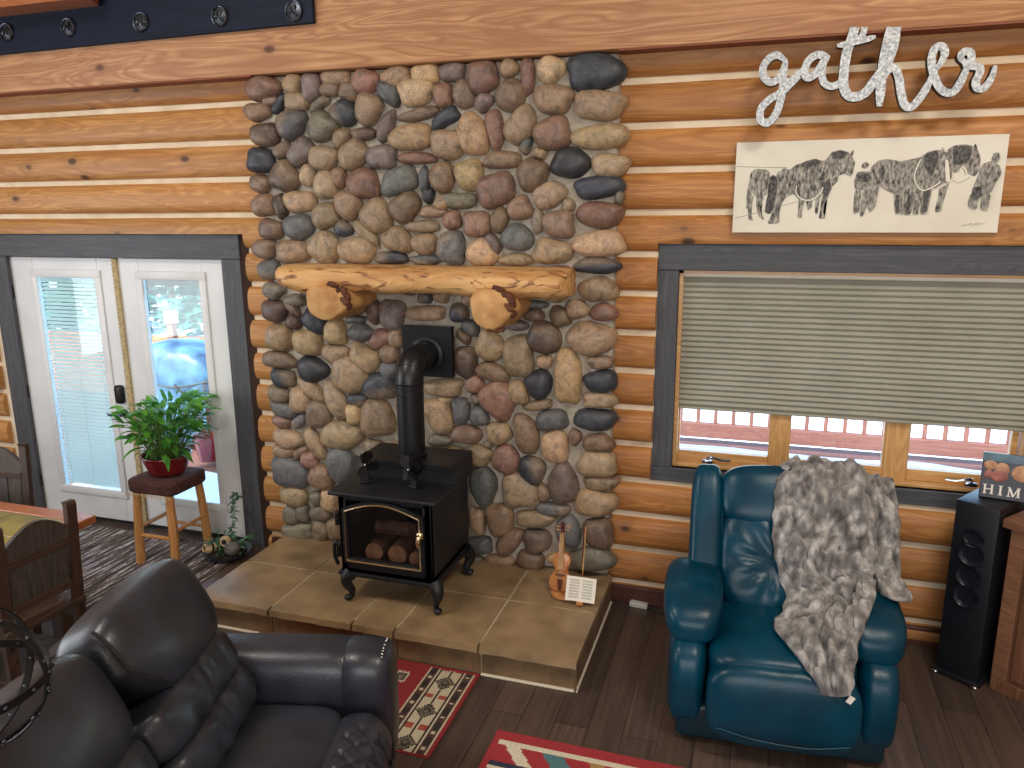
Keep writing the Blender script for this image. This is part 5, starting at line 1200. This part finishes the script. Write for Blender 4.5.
def book():
    L = (1.248, -.27, .952); T = thing('display_book', 'wide picture book standing on the speaker with white letters HIM', 'book', L, math.radians(-12))
    tl = Rx(math.radians(-8)); b = MB(); b.box(-.15, .17, -.016, .016, 0, .225, .003, 1, tl, (0, 0, 0)); b.build('cover', mBOOK, T)
    def on(m, x, z, hx, hz, y=-.0185, k=3): m.sbox(tl @ Vector((x, y, z)), (hx, .0015, hz), k, 6, None, tl)
    m = MB(); m.box(-.148, .168, -.0175, -.0155, .185, .225, 0, 1, tl, (0, 0, 0)); m.build('blue_band', mBOOKB, T)
    for q in ((-.115, .165, .028, .022), (-.065, .150, .030, .032), (.03, .140, .055, .042), (.115, .150, .026, .03)): m = MB(); on(m, *q, k=2.2); m.build('tan_figure', mSKINA, T)
    for q in ((-.075, .115, .038, .028), (.13, .08, .034, .024), (-.12, .12, .018, .022)): m = MB(); on(m, *q, y=-.0195, k=2); m.build('rose_figure', mSKINB, T)
    t = MB()
    def bar(x0, z0, x1, z1, w):
        x0 -= .058; x1 -= .058
        a = Vector((x0, 0, z0)); c = Vector((x1, 0, z1)); d = (c-a).normalized(); n_ = Vector((-d.z, 0, d.x))*w
        q = [a-n_, a+n_, c+n_, c-n_]; F = [t.bm.verts.new(tl @ (p+Vector((0, -.0205, 0)))) for p in q]; Bk = [t.bm.verts.new(tl @ (p+Vector((0, -.0165, 0)))) for p in q]
        t.face(F); t.face(Bk[::-1])
        for k in range(4): t.face((F[k], Bk[k], Bk[(k+1) % 4], F[(k+1) % 4]))
    z0, z1 = .022, .066
    for X in (-.070, -.040): bar(X, z0, X, z1, .0042); bar(X-.008, z0, X+.008, z0, .0015); bar(X-.008, z1, X+.008, z1, .0015)
    bar(-.070, .045, -.040, .045, .002)
    bar(-.004, z0, -.004, z1, .0045); bar(-.013, z0, .005, z0, .0015); bar(-.013, z1, .005, z1, .0015)
    bar(.030, z0, .032, z1, .0022); bar(.032, z1, .050, z0, .0042); bar(.050, z0, .068, z1, .0022); bar(.070, z0, .070, z1, .0045); bar(.022, z0, .038, z0, .0015); bar(.061, z0, .079, z0, .0015); bar(.026, z1, .036, z1, .0015); bar(.064, z1, .078, z1, .0015)
    t.build('title_letters', mLETTER, T, smooth=False)
book()
def cabinet():
    L = (1.215, -.40, 0); T = thing('corner_cabinet', 'brown wooden corner cabinet beside the tower speaker', 'cabinet', L, math.radians(-40))
    # local x runs along the front to the right, local y back into the corner
    b = MB(); b.box(.02, 1.1, .02, .33, .06, .86, .004, 1); b.build('body', mCAB, T)
    t = MB(); t.box(-.03, 1.13, -.03, .35, .86, .905, .006, 2); t.build('top', mCABX, T)
    p = MB(); p.box(0, 1.12, 0, .34, 0, .07, .004, 1); p.build('plinth', mCAB, T)
    s = MB(); s.box(.0, .07, .0, .05, .07, .86, .004, 1); s.build('corner_post', mCABX, T)
    for i in range(2):
        d = MB(); x0 = .085+i*.51; d.box(x0, x0+.49, .004, .022, .09, .84, .004, 1); do = d.build('door', mCAB, T)
        k = MB(); k.sbox((x0+(.45 if i == 0 else .04), -.01, .5), (.014, .014, .014), 2, 5); k.build('knob', mIRON, do)
cabinet()
# small things on the floor and wall
g = MB(); g.box(-.055, .055, -.02, .02, 0, .03, .004, 1); o = g.build('power_adapter', mTINT); o.location = (-.585, -.10, .0); o.rotation_euler = (0, 0, -.12)
tag(o, 'small grey power adapter on the floor by the hearth corner', 'adapter')
g = MB(); g.tube(spline([(-.53, -.107, .012), (-.47, -.13, .008), (-.40, -.16, .008), (-.33, -.22, .008)], 6), .006, 6); g.tube(spline([(-.52, -.03, .30), (-.47, -.04, .20), (-.40, -.05, .12), (-.32, -.09, .07), (-.25, -.12, .03), (-.2, -.2, .008)], 6), .006, 6)
tag(g.build('floor_cable', mCABLE, None, (-.4, -.13, 0)), 'black cord running behind the recliner along the log wall', 'cord')
S_ = thing('switch_plate', 'pale switch plate on the log wall left of the doors', 'switch', (-5.66, -.09, 1.02))
g = MB(); g.box(-.04, .04, -.006, .004, -.06, .06, .003, 1); g.build('plate', mPLATE, S_)
g = MB(); g.box(-.006, .006, -.014, -.006, -.014, .012, .002, 1); g.build('toggle', mLETTER, S_)
# ------------------------------------------------------------------ outside
g = MB(); g.box(-60, 40, 4.8, 70, -1.0, -.9); struct(g.build('ground_outside', mSNOW, smooth=False), 'snow-covered yard')
g = MB(); g.box(-12, 8, .23, 4.8, -.45, -.35); struct(g.build('deck_outside', mDECK, smooth=False), 'wooden deck boards outside the doors')
def snow_sheet(name, x0, x1, y0, y1, z, seed, lab):
    m = MB(); nx, ny = int((x1-x0)*5), int((y1-y0)*7); V = []
    for j in range(ny+1):
        r = []
        for i in range(nx+1):
            x = x0+(x1-x0)*i/nx; y = y0+(y1-y0)*j/ny; e = min(i, j, nx-i, ny-j)
            r.append(m.bm.verts.new((x+.05*noise.noise(Vector((x*2, y*2, seed))), y+.09*noise.noise(Vector((x*1.6, y, seed+4))), z+(.0 if e == 0 else .05+.03*noise.noise(Vector((x*1.5, y*1.5, seed)))))))
        V.append(r)
    for j in range(ny):
        for i in range(nx): m.face((V[j][i], V[j][i+1], V[j+1][i+1], V[j+1][i]))
    o = m.build(name, mSNOW, None, ((x0+x1)/2, (y0+y1)/2, z)); o['kind'] = 'stuff'; o['label'] = lab; o['category'] = 'snow'; return o
snow_sheet('deck_snow', -2.2, 5.5, 1.2, 4.45, -.35, 2.0, 'drifted snow on the deck in front of the railing')
snow_sheet('deck_snow', -6.6, -3.9, .5, 2.1, -.35, 6.0, 'thin snow on the deck outside the french doors')
def railing():
    L = (1.0, 4.62, -.35); T = thing('deck_railing', 'reddish wooden deck railing beyond the window', 'railing', L)
    b = MB(); b.box(-2.5, 5.5, 4.57, 4.66, -.27, -.10, .005, 1); b.build('bottom_board', mDECK, T, L)
    t = MB(); t.box(-2.5, 5.5, 4.55, 4.69, .62, .66, .004, 1); t.build('top_rail', mDECK, T, L)
    for k in range(40):
        q = MB(); x = -2.40+k*.20; q.box(x-.021, x+.021, 4.60, 4.64, -.12, .63, .003, 1); q.build('baluster', mRAIL, T, L, smooth=False)
    for x in (-2.5, .3, 3.1, 5.5):
        q = MB(); q.box(x-.05, x+.05, 4.56, 4.66, -.35, .78, .004, 1); q.build('post', mRAIL, T, L)
railing()
g = MB(); g.box(-16, -5.0, 5.6, 5.68, -.9, .42, .01, 1); tag(g.build('board_fence', mORANGE, None, (-8, 5.64, -.9)), 'low orange board fence in the yard beyond the doors', 'fence')
def grill():
    L = (-6.45, 2.95, -.35); T = thing('covered_grill', 'patio grill under a blue-grey cover outside the right door', 'grill', L)
    m = MB()
    def fn(w, u):
        a = math.atan2(w.y, w.x); s = 1+.05*math.sin(a*9+w.z*3)*(1 if w.z < .2 else .4)*(1-max(0, u.z)*.7)
        return Vector((w.x*s*(1+.10*max(0, -u.z)), w.y*s*(1+.1*max(0, -u.z)), w.z+.03*noise.noise(w*4)+(.08*math.cos(w.x*3) if u.z > 0 else 0)))
    m.sbox((0, 0, .60), (.72, .40, .57), 4, 26, fn); m.build('cover', mTARP, T, sharp=60)
    c = MB(); c.tube(spline([(-.66, -.36, .72), (-.2, -.45, .82), (.2, -.43, .78), (.66, -.34, .86)], 8), .010, 6); c.build('tie_cord', mCABLE, T)
    for x, y in ((-.5, -.25), (.5, -.25), (.5, .25), (-.5, .25)):
        w = MB(); w.lathe([(0, -.02), (.06, -.02), (.06, .02), (0, .02)], (x, y, .06), 14, Rx(PI/2)); w.build('caster', mIRON, T)
grill()
def lantern():
    L = (-8.05, 4.6, -.35); T = thing('lantern_post', 'white lantern on a railing post beyond the right door', 'lantern', L)
    p = MB(); p.box(-.05, .05, -.05, .05, 0, 1.15, .004, 1); p.build('post', mRAIL, T)
    b = MB(); b.box(-.07, .07, -.07, .07, 1.16, 1.36, .01, 2); b.build('lamp_body', mSLAT, T)
    r = MB(); r.loft([[(-.13, -.13, 1.36), (.13, -.13, 1.36), (.13, .13, 1.36), (-.13, .13, 1.36)], [(-.03, -.03, 1.44), (.03, -.03, 1.44), (.03, .03, 1.44), (-.03, .03, 1.44)]]); r.build('cap', mTARP, T, smooth=False)
lantern()
def pot():
    L = (-5.62, 2.25, -.28); T = thing('deck_planter', 'red planter with dry stems on the deck outside', 'planter', L)
    p = MB(); p.lathe([(0, 0), (.11, 0), (.16, .26), (.17, .28), (.15, .28), (.13, .2), (0, .2)], (0, 0, 0), 24); p.build('pot', mPOT, T)
    s = MB(); rnd = random.Random(31)
    for k in range(26):
        a = rnd.uniform(0, 6.28); r = rnd.uniform(.1, .32); h = rnd.uniform(.3, .7); s.tube(spline([(0, 0, .2), (r*.4*math.cos(a), r*.4*math.sin(a), .2+h*.6), (r*math.cos(a), r*math.sin(a), .2+h)], 3), .005, 5)
    s.build('dry_stems', mTRUNK, T)
pot()
def bush(x, y, z, r, h, seed, lab):
    T = thing('evergreen_bush', lab, 'bush', (x, y, z), 0, 'evergreens beyond the yard')
    f = MB(); rnd = random.Random(seed)
    for k in range(420):
        a = rnd.uniform(0, 6.28); t = rnd.random(); rr = r*(1-t*.75)*rnd.uniform(.55, 1); p = Vector((rr*math.cos(a), rr*math.sin(a), .2+h*t))
        leaf(f, p, a, rnd.uniform(-.3, .7), r*.35, r*.10, .8, rnd.uniform(-1, 1), 3)
    f.build('foliage', mBUSH, T, sharp=180)
    s = MB(); s.tube([(0, 0, 0), (0, 0, h*.9)], [r*.08, r*.02], 8); s.build('trunk', mTRUNK, T)
for i, (x, y, r, h) in enumerate(((-17.6, 12.6, 1.6, 1.5), (-14.0, 13.2, 1.5, 1.4), (-21.4, 12.8, 1.6, 1.6), (-19.0, 17.0, 1.8, 2.0))):
    bush(x, y, -.9, r, h, 40+i, ['low evergreen bush in the middle beyond the yard fence', 'low evergreen bush nearest the lantern beyond the yard fence', 'wide evergreen bush at the far left beyond the yard fence', 'evergreen bush standing behind the row beyond the yard fence'][i])

# ------------------------------------------------------------------ light
w = bpy.data.worlds.new('World'); bpy.context.scene.world = w; w.use_nodes = True; nt = w.node_tree
sky = nt.nodes.new('ShaderNodeTexSky'); sky.sky_type = 'NISHITA'; sky.sun_disc = False; sky.sun_elevation = math.radians(42); sky.sun_rotation = math.radians(210); sky.air_density = 1.0; sky.dust_density = 1.2
nt.links.new(sky.outputs[0], nt.nodes['Background'].inputs[0]); nt.nodes['Background'].inputs[1].default_value = .95
def area(name, loc, rot, sx, sy, power, col):
    l = bpy.data.lights.new(name, 'AREA'); l.shape = 'RECTANGLE'; l.size = sx; l.size_y = sy; l.energy = power; l.color = col
    o = bpy.data.objects.new(name, l); C.objects.link(o); o.location = loc; o.rotation_euler = rot; return o
s = bpy.data.lights.new('sun', 'SUN'); s.energy = 8.0; s.angle = math.radians(1.5); s.color = (1, .95, .88)
so = bpy.data.objects.new('sun', s); C.objects.link(so); so.rotation_euler = Vector((.35, .60, -.76)).to_track_quat('-Z', 'Y').to_euler()
area('assumed_window_fill_left', (XL+.05, -3.4, 2.0), (0, -PI/2, 0), 2.2, 3.2, 120, (.86, .93, 1.0))  # added area light on the blank left wall, for assumed windows not modelled
area('assumed_window_fill_rear', (.4, YB+.05, 2.5), (PI/2, 0, 0), 5.0, 2.6, 190, (.95, .97, 1.0))  # added fill behind the camera; rear window only assumed, wall has no opening
area('assumed_lamp_upper_right', (1.2, -3.0, 4.85), (0, 0, 0), 1.0, 1.0, 95, (1.0, .92, .80))  # unseen ceiling lamp, assumed from the brighter right end of the beam
area('added_lamp_upper_left', (-3.6, -3.2, 4.85), (0, 0, 0), 1.0, 1.0, 95, (1.0, .94, .84))  # unseen area light added under the ceiling, no fixture modelled

# ------------------------------------------------------------------ camera
cam = bpy.data.cameras.new('camera'); co = bpy.data.objects.new('camera', cam); C.objects.link(co)
fw = Vector((-.29900324, .92850141, -.22018672)); rt = Vector((.95236299, .30487055, -.00766115)); up = Vector((-.06001506, .21198839, .97542766))
co.matrix_world = Matrix(((rt.x, up.x, -fw.x, 0), (rt.y, up.y, -fw.y, -4.4), (rt.z, up.z, -fw.z, 2.36), (0, 0, 0, 1)))
cam.sensor_fit = 'HORIZONTAL'; cam.sensor_width = 36.0; cam.lens = 770.0/1024*36; cam.clip_start = .05; cam.clip_end = 300
sc = bpy.context.scene; sc.camera = co
sc.view_settings.view_transform = 'Standard'; sc.view_settings.look = 'None'; sc.view_settings.gamma = 1.0; sc.view_settings.use_curve_mapping = False
sc.view_settings.exposure = 0.0
sc.cycles.max_bounces = 7; sc.cycles.transparent_max_bounces = 12; sc.cycles.sample_clamp_indirect = 4.0
sc.cycles.use_denoising = True
